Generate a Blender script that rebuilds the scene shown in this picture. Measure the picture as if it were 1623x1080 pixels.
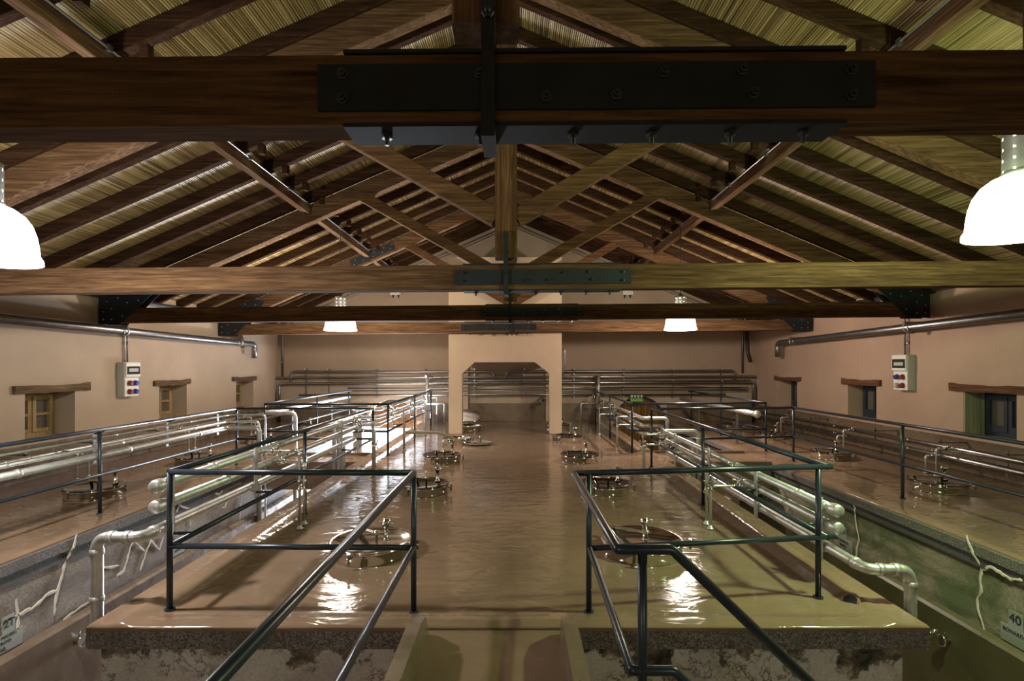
import bpy, bmesh, math, random
from mathutils import Vector, Matrix, noise

random.seed(7)
for o in list(bpy.data.objects):
    bpy.data.objects.remove(o, do_unlink=True)
SC = bpy.context.scene
COL = SC.collection

# ------------------------------------------------------------------ camera
FPX = 830.0                     # focal length in pixels of the 1623 px wide frame
EYE = 1.65                      # eye height above the brown tank-top floor (z = 0)
cam = bpy.data.cameras.new('camera')
cam.sensor_width = 36.0
cam.lens = 36.0 * FPX / 1623.0
cam.shift_x = -6.5 / 1623.0
cam.shift_y = 38.0 / 1623.0
cam.clip_start = 0.02
cam_o = bpy.data.objects.new('camera', cam)
cam_o.location = (0, 0, EYE)
cam_o.rotation_euler = (math.radians(90), 0, 0)
COL.objects.link(cam_o)
SC.camera = cam_o

# ------------------------------------------------------------------ world, exposure
w = bpy.data.worlds.new('world')
SC.world = w
w.use_nodes = True
w.node_tree.nodes['Background'].inputs[0].default_value = (0.75, 0.86, 1.0, 1)
w.node_tree.nodes['Background'].inputs[1].default_value = 3.0
SC.view_settings.view_transform = 'Standard'
SC.view_settings.look = 'None'
SC.view_settings.gamma = 1.0
SC.view_settings.use_curve_mapping = False
SC.view_settings.exposure = 0.45

LAMPS = [  # x, y, z of rim, colour, label, point watts, shade strength
    (-3.52, 3.45, 2.335, (1.0, 0.94, 0.88), 'big glowing white bell lamp near the wooden-window wall, half cut off by the frame', 330, 17.0),
    (3.20, 3.30, 2.47, (0.74, 1.0, 0.50), 'big glowing white bell lamp with perforated neck before the greenish beam', 330, 16.0),
    (-3.42, 10.2, 2.31, (1.0, 0.86, 0.70), 'small distant white bell lamp behind the third truss, wooden-window side', 420, 20.0),
    (3.20, 10.2, 2.32, (1.0, 0.82, 0.68), 'small distant white bell lamp behind the third truss, exit-sign side', 420, 20.0),
    (-3.45, -3.6, 2.31, (1.0, 0.94, 0.88), 'white bell lamp behind the viewer, wooden-window side', 230, 4.0),
    (3.20, -3.6, 2.32, (0.88, 1.0, 0.72), 'white bell lamp behind the viewer, exit-sign side', 230, 4.0),
]

def light(name, kind, loc, energy, color, **kw):
    L = bpy.data.lights.new(name, kind)
    L.energy = energy; L.color = color
    for k, v in kw.items(): setattr(L, k, v)
    o = bpy.data.objects.new(name, L); o.location = loc
    COL.objects.link(o)
    return o
# daylight coming in through the open door at the far end of the lane
day = light('door_daylight', 'AREA', (-3.55, 15.55, -1.2), 1900, (0.80, 0.88, 1.0), shape='RECTANGLE', size=1.1, size_y=1.8)
day.rotation_euler = (math.radians(-90), 0, 0)

# ------------------------------------------------------------------ mesh helpers
WL = {}                          # world location of every root we parent to
class MB:
    def __init__(s): s.v = []; s.f = []; s.sm = []
    def face(s, idx, sm=False): s.f.append(tuple(idx)); s.sm.append(sm)
    def box(s, x0, x1, y0, y1, z0, z1):
        b = len(s.v)
        s.v += [Vector(p) for p in ((x0,y0,z0),(x1,y0,z0),(x1,y1,z0),(x0,y1,z0),(x0,y0,z1),(x1,y0,z1),(x1,y1,z1),(x0,y1,z1))]
        for q in ((0,3,2,1),(4,5,6,7),(0,1,5,4),(1,2,6,5),(2,3,7,6),(3,0,4,7)): s.face([b+i for i in q])
        return s
    def bar(s, p, q, wd, ht, up=(0,0,1), bev=0.0):
        p = Vector(p); q = Vector(q); t = (q-p).normalized(); up = Vector(up)
        side = t.cross(up).normalized(); u = side.cross(t).normalized()
        a, h = wd/2, ht/2
        if bev > 0:
            prof = [(-a+bev,-h),(a-bev,-h),(a,-h+bev),(a,h-bev),(a-bev,h),(-a+bev,h),(-a,h-bev),(-a,-h+bev)]
        else:
            prof = [(-a,-h),(a,-h),(a,h),(-a,h)]
        n = len(prof); b = len(s.v)
        for c in (p, q):
            for (i, j) in prof: s.v.append(c + side*i + u*j)
        for i in range(n): s.face([b+i, b+(i+1)%n, b+n+(i+1)%n, b+n+i])
        s.face([b+i for i in range(n)][::-1]); s.face([b+n+i for i in range(n)])
        return s
    def tube(s, pts, r, seg=12, fillet=0.0, caps=True, fs=5):
        P = [Vector(p) for p in pts]
        if fillet > 0 and len(P) > 2:
            out = [P[0]]
            for i in range(1, len(P)-1):
                a = (P[i-1]-P[i]); c = (P[i+1]-P[i])
                fl = min(fillet, a.length*0.49, c.length*0.49)
                A = P[i]+a.normalized()*fl; C = P[i]+c.normalized()*fl
                for k in range(fs+1):
                    t = k/fs
                    out.append(A*(1-t)**2 + P[i]*2*t*(1-t) + C*t*t)
            out.append(P[-1]); P = out
        n = len(P); b = len(s.v)
        T = []
        for i in range(n):
            if i == 0: t = P[1]-P[0]
            elif i == n-1: t = P[-1]-P[-2]
            else: t = (P[i]-P[i-1]).normalized()+(P[i+1]-P[i]).normalized()
            T.append(t.normalized())
        ref = Vector((0,0,1)) if abs(T[0].z) < 0.9 else Vector((1,0,0))
        nrm = T[0].cross(ref).normalized()
        for i in range(n):
            if i > 0:
                ax = T[i-1].cross(T[i])
                if ax.length > 1e-6:
                    nrm = Matrix.Rotation(T[i-1].angle(T[i]), 3, ax.normalized()) @ nrm
            bn = T[i].cross(nrm).normalized()
            rr = r[i] if isinstance(r, (list, tuple)) else r
            for k in range(seg):
                a = 2*math.pi*k/seg
                s.v.append(P[i] + nrm*(math.cos(a)*rr) + bn*(math.sin(a)*rr))
        for i in range(n-1):
            for k in range(seg):
                s.face([b+i*seg+k, b+i*seg+(k+1)%seg, b+(i+1)*seg+(k+1)%seg, b+(i+1)*seg+k], True)
        if caps:
            s.face([b+k for k in range(seg)][::-1]); s.face([b+(n-1)*seg+k for k in range(seg)])
        return s
    def lathe(s, prof, c=(0,0,0), axis=(0,0,1), seg=24, cap0=True, cap1=True, sm=True, xdir=None):
        c = Vector(c); ax = Vector(axis).normalized()
        ref = Vector((1,0,0)) if abs(ax.x) < 0.9 else Vector((0,1,0))
        u = (ref - ax*ref.dot(ax)).normalized(); v = ax.cross(u)
        b = len(s.v); n = len(prof)
        for (r, z) in prof:
            for k in range(seg):
                a = 2*math.pi*k/seg
                s.v.append(c + ax*z + u*(r*math.cos(a)) + v*(r*math.sin(a)))
        for i in range(n-1):
            for k in range(seg):
                s.face([b+i*seg+k, b+i*seg+(k+1)%seg, b+(i+1)*seg+(k+1)%seg, b+(i+1)*seg+k], sm)
        if cap0: s.face([b+k for k in range(seg)][::-1])
        if cap1: s.face([b+(n-1)*seg+k for k in range(seg)])
        return s
    def prism(s, poly, f3, d0, d1):
        """poly: 2-D outline, f3(u, v, d) -> point, extruded from d0 to d1"""
        n = len(poly); b = len(s.v)
        for d in (d0, d1):
            for (u, v) in poly: s.v.append(Vector(f3(u, v, d)))
        for i in range(n): s.face([b+i, b+(i+1)%n, b+n+(i+1)%n, b+n+i])
        s.face([b+i for i in range(n)][::-1]); s.face([b+n+i for i in range(n)])
        return s
    def build(s, name, mat, parent=None, loc=None):
        if parent is not None: off = WL[parent.name]
        else: off = Vector(loc) if loc is not None else (s.v[0].copy() if s.v else Vector())
        me = bpy.data.meshes.new(name)
        me.from_pydata([tuple(v - off) for v in s.v], [], s.f)
        me.polygons.foreach_set('use_smooth', s.sm)
        bm = bmesh.new(); bm.from_mesh(me)
        bmesh.ops.recalc_face_normals(bm, faces=bm.faces)
        bm.to_mesh(me); bm.free()
        me.update()
        o = bpy.data.objects.new(name, me); COL.objects.link(o)
        if mat: me.materials.append(mat)
        if parent is not None: o.parent = parent; WL[o.name] = off.copy()
        else: o.location = off; WL[o.name] = off.copy()
        return o

def tag(o, label=None, cat=None, group=None, kind=None):
    if label: o['label'] = label
    if cat: o['category'] = cat
    if group: o['group'] = group
    if kind: o['kind'] = kind
    return o
def thing(name, loc, label, cat, group=None, kind='thing'):
    o = bpy.data.objects.new(name, None); COL.objects.link(o)
    o.empty_display_size = 0.1
    o.location = loc; WL[o.name] = Vector(loc)
    return tag(o, label, cat, group, kind)
def struct(o, label=None, cat=None): return tag(o, label, cat, None, 'structure')
def copy_tree(o, loc, label, group=None):
    c = o.copy(); COL.objects.link(c); c.location = loc; WL[c.name] = Vector(loc)
    c['label'] = label
    if group: c['group'] = group
    for ch in list(o.children):
        d = ch.copy(); COL.objects.link(d); d.parent = c
        for g in list(ch.children):
            e = g.copy(); COL.objects.link(e); e.parent = d
    return c
def words_text(body, name, size, loc, rot, mat, parent, align='CENTER'):
    cu = bpy.data.curves.new(name, 'FONT'); cu.body = body; cu.size = size
    cu.extrude = 0.0015; cu.align_x = align; cu.align_y = 'CENTER'
    tmp = bpy.data.objects.new(name, cu); COL.objects.link(tmp)
    dg = bpy.context.evaluated_depsgraph_get()
    me = bpy.data.meshes.new_from_object(tmp.evaluated_get(dg))
    bpy.data.objects.remove(tmp, do_unlink=True); bpy.data.curves.remove(cu)
    me.name = name; me.materials.clear(); me.materials.append(mat)
    o = bpy.data.objects.new(name, me); COL.objects.link(o)
    o.location = Vector(loc) - WL[parent.name]; o.rotation_euler = rot
    o.parent = parent; WL[o.name] = Vector(loc)
    return o

# ------------------------------------------------------------------ materials
def newmat(name):
    m = bpy.data.materials.new(name); m.use_nodes = True
    nt = m.node_tree
    return m, nt, nt.nodes['Principled BSDF']
def N(nt, t, **kw):
    n = nt.nodes.new(t)
    for k, v in kw.items():
        if k.startswith('i_'): n.inputs[k[2:].replace('_', ' ')].default_value = v
        else: setattr(n, k, v)
    return n
def ramp(nt, src, stops):
    r = N(nt, 'ShaderNodeValToRGB'); e = r.color_ramp.elements
    while len(e) < len(stops): e.new(0.5)
    for el, (p, c) in zip(e, stops):
        el.position = p; el.color = (c[0], c[1], c[2], 1) if len(c) == 3 else c
    nt.links.new(src, r.inputs[0]); return r
def coords(nt, scale=(1,1,1), rand=True, world=False):
    if world:
        g = N(nt, 'ShaderNodeNewGeometry'); src = g.outputs['Position']
    else:
        tc = N(nt, 'ShaderNodeTexCoord'); src = tc.outputs['Object']
        if rand:
            oi = N(nt, 'ShaderNodeObjectInfo')
            ml = N(nt, 'ShaderNodeMath', operation='MULTIPLY'); ml.inputs[1].default_value = 37.0
            nt.links.new(oi.outputs['Random'], ml.inputs[0])
            ad = N(nt, 'ShaderNodeVectorMath', operation='ADD')
            nt.links.new(src, ad.inputs[0]); nt.links.new(ml.outputs[0], ad.inputs[1]); src = ad.outputs[0]
    mp = N(nt, 'ShaderNodeMapping'); mp.inputs['Scale'].default_value = scale
    nt.links.new(src, mp.inputs['Vector'])
    return mp.outputs[0]
def noise_n(nt, vec, scale, detail=4, rough=0.55, dist=0.0):
    n = N(nt, 'ShaderNodeTexNoise'); n.inputs['Scale'].default_value = scale
    n.inputs['Detail'].default_value = detail; n.inputs['Roughness'].default_value = rough
    n.inputs['Distortion'].default_value = dist
    nt.links.new(vec, n.inputs['Vector']); return n.outputs['Fac']
def mixc(nt, a, b, fac, blend='MIX'):
    m = N(nt, 'ShaderNodeMix', data_type='RGBA', blend_type=blend)
    for sock, val in ((m.inputs[6], a), (m.inputs[7], b)):
        if isinstance(val, tuple): sock.default_value = (*val, 1) if len(val) == 3 else val
        else: nt.links.new(val, sock)
    if isinstance(fac, float): m.inputs[0].default_value = fac
    else: nt.links.new(fac, m.inputs[0])
    return m.outputs[2]
def bump(nt, bsdf, h, strength=0.3, dist=0.02):
    b = N(nt, 'ShaderNodeBump'); b.inputs['Strength'].default_value = strength; b.inputs['Distance'].default_value = dist
    nt.links.new(h, b.inputs['Height']); nt.links.new(b.outputs[0], bsdf.inputs['Normal'])

def wood(name, axis, dark, mid, lite, rough=0.92):
    m, nt, b = newmat(name)
    sc = {'x': (0.7, 14, 14), 'y': (14, 0.7, 14), 'z': (14, 14, 0.7)}[axis]
    v = coords(nt, sc)
    n1 = noise_n(nt, v, 3.0, 8, 0.64, 0.5)
    v2 = coords(nt, tuple(s*0.35 for s in sc))
    n2 = noise_n(nt, v2, 1.0, 3, 0.5, 1.2)
    c1 = ramp(nt, n1, [(0.28, dark), (0.52, mid), (0.75, lite)]).outputs[0]
    c2 = ramp(nt, n2, [(0.3, (0.68,0.64,0.62)), (0.7, (1.2,1.15,1.08))]).outputs[0]
    nt.links.new(mixc(nt, c1, c2, 1.0, 'MULTIPLY'), b.inputs['Base Color'])
    b.inputs['Roughness'].default_value = rough; b.inputs['Specular IOR Level'].default_value = 0.04
    bump(nt, b, n1, 0.25, 0.01)
    return m
DK, MD, LT = (0.040,0.022,0.012), (0.120,0.070,0.038), (0.22,0.138,0.080)
W_X = wood('timber_across', 'x', DK, MD, LT)
W_Z = wood('timber_upright', 'z', (0.05,0.025,0.012), (0.11,0.06,0.03), (0.20,0.12,0.06))
W_Y = wood('timber_along', 'y', DK, MD, LT)
W_S = wood('timber_strut', 'x', (0.05,0.025,0.012), (0.11,0.06,0.03), (0.20,0.12,0.06))
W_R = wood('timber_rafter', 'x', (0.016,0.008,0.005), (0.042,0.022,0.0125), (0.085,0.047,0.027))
W_L = wood('timber_lintel', 'y', (0.05,0.034,0.022), (0.125,0.085,0.055), (0.20,0.145,0.10), 0.8)
W_LR = wood('timber_lintel_reddish', 'y', (0.055,0.028,0.016), (0.135,0.070,0.042), (0.21,0.12,0.075), 0.8)
W_W = wood('timber_window', 'z', (0.20,0.135,0.065), (0.33,0.24,0.125), (0.44,0.335,0.19), 0.45)
W_G = wood('planks_green', 'z', (0.17,0.165,0.115), (0.24,0.235,0.165), (0.30,0.29,0.21), 0.6)
W_D = wood('planks_ochre', 'z', (0.085,0.045,0.010), (0.17,0.095,0.022), (0.25,0.15,0.04), 0.5)

def plain(name, col, rough=0.5, metal=0.0, spec=None, var=0.0, vscale=6.0):
    m, nt, b = newmat(name)
    b.inputs['Base Color'].default_value = (*col, 1)
    b.inputs['Roughness'].default_value = rough; b.inputs['Metallic'].default_value = metal
    if var > 0:
        n = noise_n(nt, coords(nt), vscale, 5)
        lo = tuple(c*(1-var) for c in col); hi = tuple(min(1, c*(1+var)) for c in col)
        nt.links.new(ramp(nt, n, [(0.3, lo), (0.7, hi)]).outputs[0], b.inputs['Base Color'])
    return m
M_RAIL = plain('rail_paint', (0.023,0.033,0.048), 0.30, 0.3, var=0.25, vscale=9)
M_BLK = plain('black_steel', (0.006,0.010,0.014), 0.75, 0.0, var=0.4, vscale=7)
M_BOLT = plain('bolt_steel', (0.05,0.055,0.06), 0.4, 0.7)
M_BOLTB = plain('bright_bolt', (0.55,0.55,0.55), 0.35, 0.9)
M_GALV = plain('galvanised_pipe', (0.60,0.605,0.60), 0.42, 0.82, var=0.16, vscale=14)
M_STEEL = plain('dark_steel_pipe', (0.34,0.34,0.34), 0.27, 1.0, var=0.12, vscale=8)
M_GALV2 = plain('grey_pipe', (0.25,0.25,0.26), 0.34, 0.9, var=0.15, vscale=10)
M_INOX = plain('polished_steel', (0.74,0.74,0.72), 0.09, 1.0)
M_LIDREFL = plain('dark_reflection_steel', (0.16,0.16,0.155), 0.10, 1.0)  # lid steel darkened, the reflection of the dark roof put into its colour
M_INOXB = plain('brushed_steel', (0.55,0.54,0.52), 0.22, 1.0, var=0.1)
M_RUB = plain('black_rubber', (0.012,0.012,0.013), 0.6)
M_GREY = plain('grey_plastic', (0.42,0.43,0.40), 0.5)
M_WHITE = plain('white_plastic', (0.74,0.73,0.70), 0.4)
M_DGLASS = plain('dark_cover', (0.03,0.035,0.03), 0.15)
M_RED = plain('red_socket', (0.19,0.022,0.020), 0.5)
M_BLUE = plain('blue_socket', (0.025,0.035,0.30), 0.5)
M_DBLUE = plain('dark_blue_frame', (0.02,0.03,0.045), 0.35)
M_PANE = plain('pane_backing', (0.10,0.088,0.075), 0.12)
M_HOSE = plain('hose_rubber', (0.36,0.31,0.19), 0.45)
M_PLATE = plain('label_plate', (0.36,0.38,0.36), 0.35, 0.2)
M_INK = plain('black_ink', (0.02,0.02,0.02), 0.6)
M_CRACK = plain('pale_filler', (0.56,0.50,0.43), 0.85, var=0.2, vscale=20)
M_SGREEN = plain('sign_green', (0.035,0.16,0.015), 0.5)
M_SLIME = plain('sign_lime', (0.42,0.85,0.14), 0.5)
M_SDARK = plain('sign_dark', (0.02,0.05,0.02), 0.5)
M_CABLE = plain('dark_cable', (0.03,0.03,0.03), 0.5)

def wall_mat(name, col):
    m, nt, b = newmat(name)
    v = coords(nt, world=True)
    n = noise_n(nt, v, 0.9, 5, 0.6)
    lo = tuple(c*0.90 for c in col); hi = tuple(c*1.08 for c in col)
    nt.links.new(ramp(nt, n, [(0.3, lo), (0.7, hi)]).outputs[0], b.inputs['Base Color'])
    b.inputs['Roughness'].default_value = 0.75
    bump(nt, b, noise_n(nt, v, 14, 4), 0.12, 0.01)
    return m
M_WALL = wall_mat('beige_plaster', (0.40,0.305,0.222))
M_WALLR = wall_mat('pinkish_plaster', (0.41,0.285,0.212))
M_PORT = wall_mat('portal_plaster', (0.50,0.375,0.27))

def floor_mat(name, col, rough=0.085, bs=0.15):
    m, nt, b = newmat(name)
    v = coords(nt, world=True)
    n = noise_n(nt, v, 1.3, 6, 0.6, 0.5)
    lo = tuple(c*0.78 for c in col); hi = tuple(c*1.18 for c in col)
    c1 = ramp(nt, n, [(0.3, lo), (0.7, hi)]).outputs[0]
    # scuffs
    n3 = noise_n(nt, coords(nt, (1.0, 2.2, 1.0), world=True), 2.2, 8, 0.7, 1.5)
    c2 = mixc(nt, c1, tuple(min(1, c*1.5) for c in col), ramp(nt, n3, [(0.62, (0,0,0)), (0.72, (0.35,0.35,0.35))]).outputs[0])
    nt.links.new(c2, b.inputs['Base Color'])
    nt.links.new(ramp(nt, noise_n(nt, v, 5, 4), [(0.3, (rough*0.7,)*3), (0.7, (rough*1.5,)*3)]).outputs[0], b.inputs['Roughness'])
    b.inputs['Specular IOR Level'].default_value = 0.6
    a = noise_n(nt, coords(nt, (1.0, 2.0, 1.0), world=True), 3.2, 3, 0.5, 0.8)
    bump(nt, b, a, bs, 0.05)
    return m
M_FLOOR = floor_mat('brown_epoxy', (0.205,0.138,0.092))
M_BAND = floor_mat('brown_epoxy_band', (0.165,0.118,0.080), 0.25, 0.06)
M_BANDSHADE = floor_mat('shaded_epoxy_band', (0.115,0.100,0.052), 0.3, 0.06)  # band paint darkened, the shade of the exit-sign lane put into its colour
M_LANE = floor_mat('lane_epoxy', (0.20,0.13,0.085), 0.35, 0.05)

def speckle(name):
    m, nt, b = newmat(name)
    v = coords(nt, world=True)
    n = noise_n(nt, v, 90, 3, 0.7)
    n2 = noise_n(nt, v, 2.5, 4)
    c = ramp(nt, n, [(0.38, (0.05,0.043,0.042)), (0.52, (0.16,0.145,0.14)), (0.68, (0.34,0.31,0.29))]).outputs[0]
    c2 = mixc(nt, c, (0.09,0.075,0.075), ramp(nt, n2, [(0.45, (0,0,0)), (0.7, (0.7,0.7,0.7))]).outputs[0])
    nt.links.new(c2, b.inputs['Base Color']); b.inputs['Roughness'].default_value = 0.85
    bump(nt, b, n, 0.4, 0.01)
    return m
M_SPECK = speckle('rough_slab_edge')

def peeling(name, tint):
    m, nt, b = newmat(name)
    v = coords(nt, world=True)
    big = noise_n(nt, v, 3.0, 9, 0.66, 0.25)
    fine = noise_n(nt, v, 7.0, 10, 0.70, 0.35)
    grit = noise_n(nt, v, 60.0, 4, 0.7)
    base = ramp(nt, noise_n(nt, v, 1.6, 6), [(0.3, tuple(c*0.70 for c in tint)), (0.7, tint)]).outputs[0]
    geo = N(nt, 'ShaderNodeNewGeometry'); sp = N(nt, 'ShaderNodeSeparateXYZ'); nt.links.new(geo.outputs['Position'], sp.inputs[0])
    mr = N(nt, 'ShaderNodeMapRange'); mr.inputs[1].default_value = -0.34; mr.inputs[2].default_value = -0.12
    mr.inputs[3].default_value = -0.06; mr.inputs[4].default_value = 0.15
    nt.links.new(sp.outputs['Z'], mr.inputs[0])
    ad = N(nt, 'ShaderNodeMath', operation='ADD'); nt.links.new(big, ad.inputs[0]); nt.links.new(mr.outputs[0], ad.inputs[1])
    msk = ramp(nt, ad.outputs[0], [(0.555, (0,0,0)), (0.585, (1,1,1))]).outputs[0]
    mould = ramp(nt, fine, [(0.36, (0.02,0.02,0.018)), (0.46, (0.09,0.08,0.065)), (0.56, (0.20,0.155,0.11)), (0.62, (0.36,0.33,0.29))]).outputs[0]
    c1 = mixc(nt, base, mould, msk)
    line = ramp(nt, fine, [(0.472, (0,0,0)), (0.486, (1,1,1)), (0.502, (1,1,1)), (0.516, (0,0,0))]).outputs[0]
    gate = ramp(nt, noise_n(nt, v, 1.9, 4), [(0.50, (0,0,0)), (0.56, (0.85,0.85,0.85))]).outputs[0]
    c2 = mixc(nt, c1, (0.05,0.043,0.04), mixc(nt, (0,0,0), line, gate))
    c3 = mixc(nt, c2, ramp(nt, grit, [(0.3, (0.6,0.6,0.6)), (0.6, (1.1,1.1,1.1))]).outputs[0], 0.6, 'MULTIPLY')
    nt.links.new(c3, b.inputs['Base Color']); b.inputs['Roughness'].default_value = 0.9
    bump(nt, b, fine, 0.5, 0.02)
    return m
M_PEEL = peeling('peeling_plaster', (0.60,0.57,0.55))

def stained(name, base, stain, amt):
    m, nt, b = newmat(name)
    v = coords(nt, world=True)
    fine = noise_n(nt, v, 55, 5, 0.75)
    mid = noise_n(nt, coords(nt, (1, 0.6, 1.3), world=True), 2.4, 6, 0.65, 0.6)
    c = ramp(nt, fine, [(0.3, tuple(x*0.42 for x in base)), (0.55, base), (0.75, tuple(min(1,x*1.5) for x in base))]).outputs[0]
    c = mixc(nt, c, stain, ramp(nt, mid, [(0.43, (0,0,0)), (0.58, (amt,amt,amt))]).outputs[0])
    nt.links.new(c, b.inputs['Base Color']); b.inputs['Roughness'].default_value = 0.92
    bump(nt, b, fine, 0.5, 0.015)
    return m
M_STAINL = stained('rough_plaster_brown', (0.27,0.222,0.185), (0.125,0.092,0.080), 0.8)
M_STAINR = stained('rough_plaster_green', (0.33,0.275,0.21), (0.10,0.125,0.060), 0.9)
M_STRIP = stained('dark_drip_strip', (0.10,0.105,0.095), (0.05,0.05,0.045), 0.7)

def reed_mat():
    m, nt, b = newmat('reed_canes')
    v = coords(nt, (45, 0.25, 0.01), rand=False)
    n = noise_n(nt, v, 1.0, 2, 0.5)
    v2 = coords(nt, (30, 3.0, 0.01), rand=False)
    n2 = noise_n(nt, v2, 1.0, 4, 0.6)
    c = ramp(nt, n, [(0.30, (0.09,0.058,0.022)), (0.47, (0.26,0.182,0.077)), (0.70, (0.50,0.385,0.19))]).outputs[0]
    c = mixc(nt, c, (0.62,0.56,0.50), ramp(nt, n2, [(0.3, (0.5,0.5,0.5)), (0.7, (0,0,0))]).outputs[0], 'MULTIPLY')
    nt.links.new(c, b.inputs['Base Color']); b.inputs['Roughness'].default_value = 0.55
    return m
M_REED = reed_mat()

def emit(name, col, s):
    m = bpy.data.materials.new(name); m.use_nodes = True; nt = m.node_tree
    nt.nodes.remove(nt.nodes['Principled BSDF'])
    e = N(nt, 'ShaderNodeEmission'); e.inputs[0].default_value = (*col, 1); e.inputs[1].default_value = s
    nt.links.new(e.outputs[0], nt.nodes['Material Output'].inputs[0]); return m

def acrylic(name, col, s, through=0.5):      # glowing prismatic shade that lets part of the bulb's light through
    m = emit(name, col, s); nt = m.node_tree
    e = [n for n in nt.nodes if n.type == 'EMISSION'][0]
    t = N(nt, 'ShaderNodeBsdfTransparent'); mx = N(nt, 'ShaderNodeMixShader'); mx.inputs[0].default_value = through
    nt.links.new(e.outputs[0], mx.inputs[1]); nt.links.new(t.outputs[0], mx.inputs[2])
    nt.links.new(mx.outputs[0], nt.nodes['Material Output'].inputs[0]); return m

# ------------------------------------------------------------------ dimensions
XL, XR = -6.95, 6.95            # side walls
YF, YB = 15.3, -5.6             # far wall, wall behind the viewer
ZL = -2.2                       # lane floor
RX = -0.10                      # ridge
SL = 0.43                       # roof slope
ROLL = 0.008
def zraf(x, off=0.0):           # underside of the rafters at x
    return EYE + 4.13 - SL*abs(x-RX) + ROLL*(x-RX) + off
def P(px, py, d): return Vector(((px-818)/FPX*d, d, EYE+(578-py)/FPX*d))
def on_x(px, py, X):            # pixel to a point of the plane x = X
    d = X*FPX/(px-818); return Vector((X, d, EYE+(578-py)/FPX*d))

# ------------------------------------------------------------------ setting
def ceiling():
    for side in (-1, 1):
        mb = MB(); pitch = 0.0235; ln = 7.35; n = int(ln/pitch)
        ys = [YB, -2.0, 1.0, 3.0, 5.0, 7.0, 9.0, 11.0, 13.0, YF+0.05]
        for i in range(n):
            u0 = i*pitch
            r = pitch*0.5*random.uniform(0.85, 1.0)
            jz = random.uniform(0, 0.006)
            prof = [(-0.96, 0.016), (-0.72, -0.003), (0.0, -0.011), (0.72, -0.003), (0.96, 0.016)]
            b = len(mb.v)
            for y in ys:
                jx = random.uniform(-0.0022, 0.0022); jy = random.uniform(-0.002, 0.002)
                for (a, h) in prof:
                    u = u0 + pitch/2 + a*r + jx
                    x = RX + side*u
                    mb.v.append(Vector((x, y, zraf(x, 0.178) + h + jz + jy)))
            k = len(prof)
            for j in range(len(ys)-1):
                for q in range(k-1):
                    mb.face([b+j*k+q, b+j*k+q+1, b+(j+1)*k+q+1, b+(j+1)*k+q], True)
        # backing boards above the canes
        b = len(mb.v)
        for y in (YB, YF+0.05):
            for u in (0, ln):
                x = RX + side*u; mb.v.append(Vector((x, y, zraf(x, 0.200))))
        mb.face([b, b+1, b+3, b+2])
        o = mb.build('ceiling', M_REED, loc=(RX, 0, 5.8))
        struct(o, 'reed cane ceiling slope over the wall with %s' % ('wooden windows' if side < 0 else 'dark blue window frames'), 'ceiling')
ceiling()

WIN_L = [(7.41, 8.25), (10.2, 11.05), (13.0, 13.85)]
WIN_R = [(7.27, 8.14), (10.10, 10.97), (12.95, 13.82)]
ZS, ZW = 0.56, 1.235            # sill and head of the window openings
def side_wall(side):
    X = XL if side < 0 else XR; wins = WIN_L if side < 0 else WIN_R
    mb = MB(); t0, t1 = (X-0.55, X) if side < 0 else (X, X+0.55)
    top = 2.99 + (0.10 if side > 0 else 0)
    mb.box(t0, t1, YB, YF+0.4, ZL-0.2, ZS)
    mb.box(t0, t1, YB, YF+0.4, ZW, top)
    y = YB
    for (a, b_) in wins:
        mb.box(t0, t1, y, a, ZS, ZW); y = b_
        r0, r1 = (X-0.55, X-0.37) if side < 0 else (X+0.37, X+0.55)
        mb.box(r0, r1, a, b_, ZS, ZW)
    mb.box(t0, t1, y, YF+0.4, ZS, ZW)
    o = mb.build('wall_left' if side < 0 else 'wall_right', M_WALL if side < 0 else M_WALLR, loc=(X, 8, 0))
    struct(o, 'beige plaster wall with three wooden windows' if side < 0 else 'pinkish plaster wall with three dark framed windows', 'wall')
    mb = MB(); x0, x1 = (X, X+0.03) if side < 0 else (X-0.03, X)
    mb.box(x0, x1, YB, YF, 0.0, 0.50)
    o = mb.build('baseboard_left' if side < 0 else 'baseboard_right', M_BAND, loc=(X, 8, 0))
    struct(o, 'glossy brown painted wainscot under the %s' % ('wooden windows' if side < 0 else 'dark framed windows'), 'wainscot')
side_wall(-1); side_wall(1)

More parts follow.
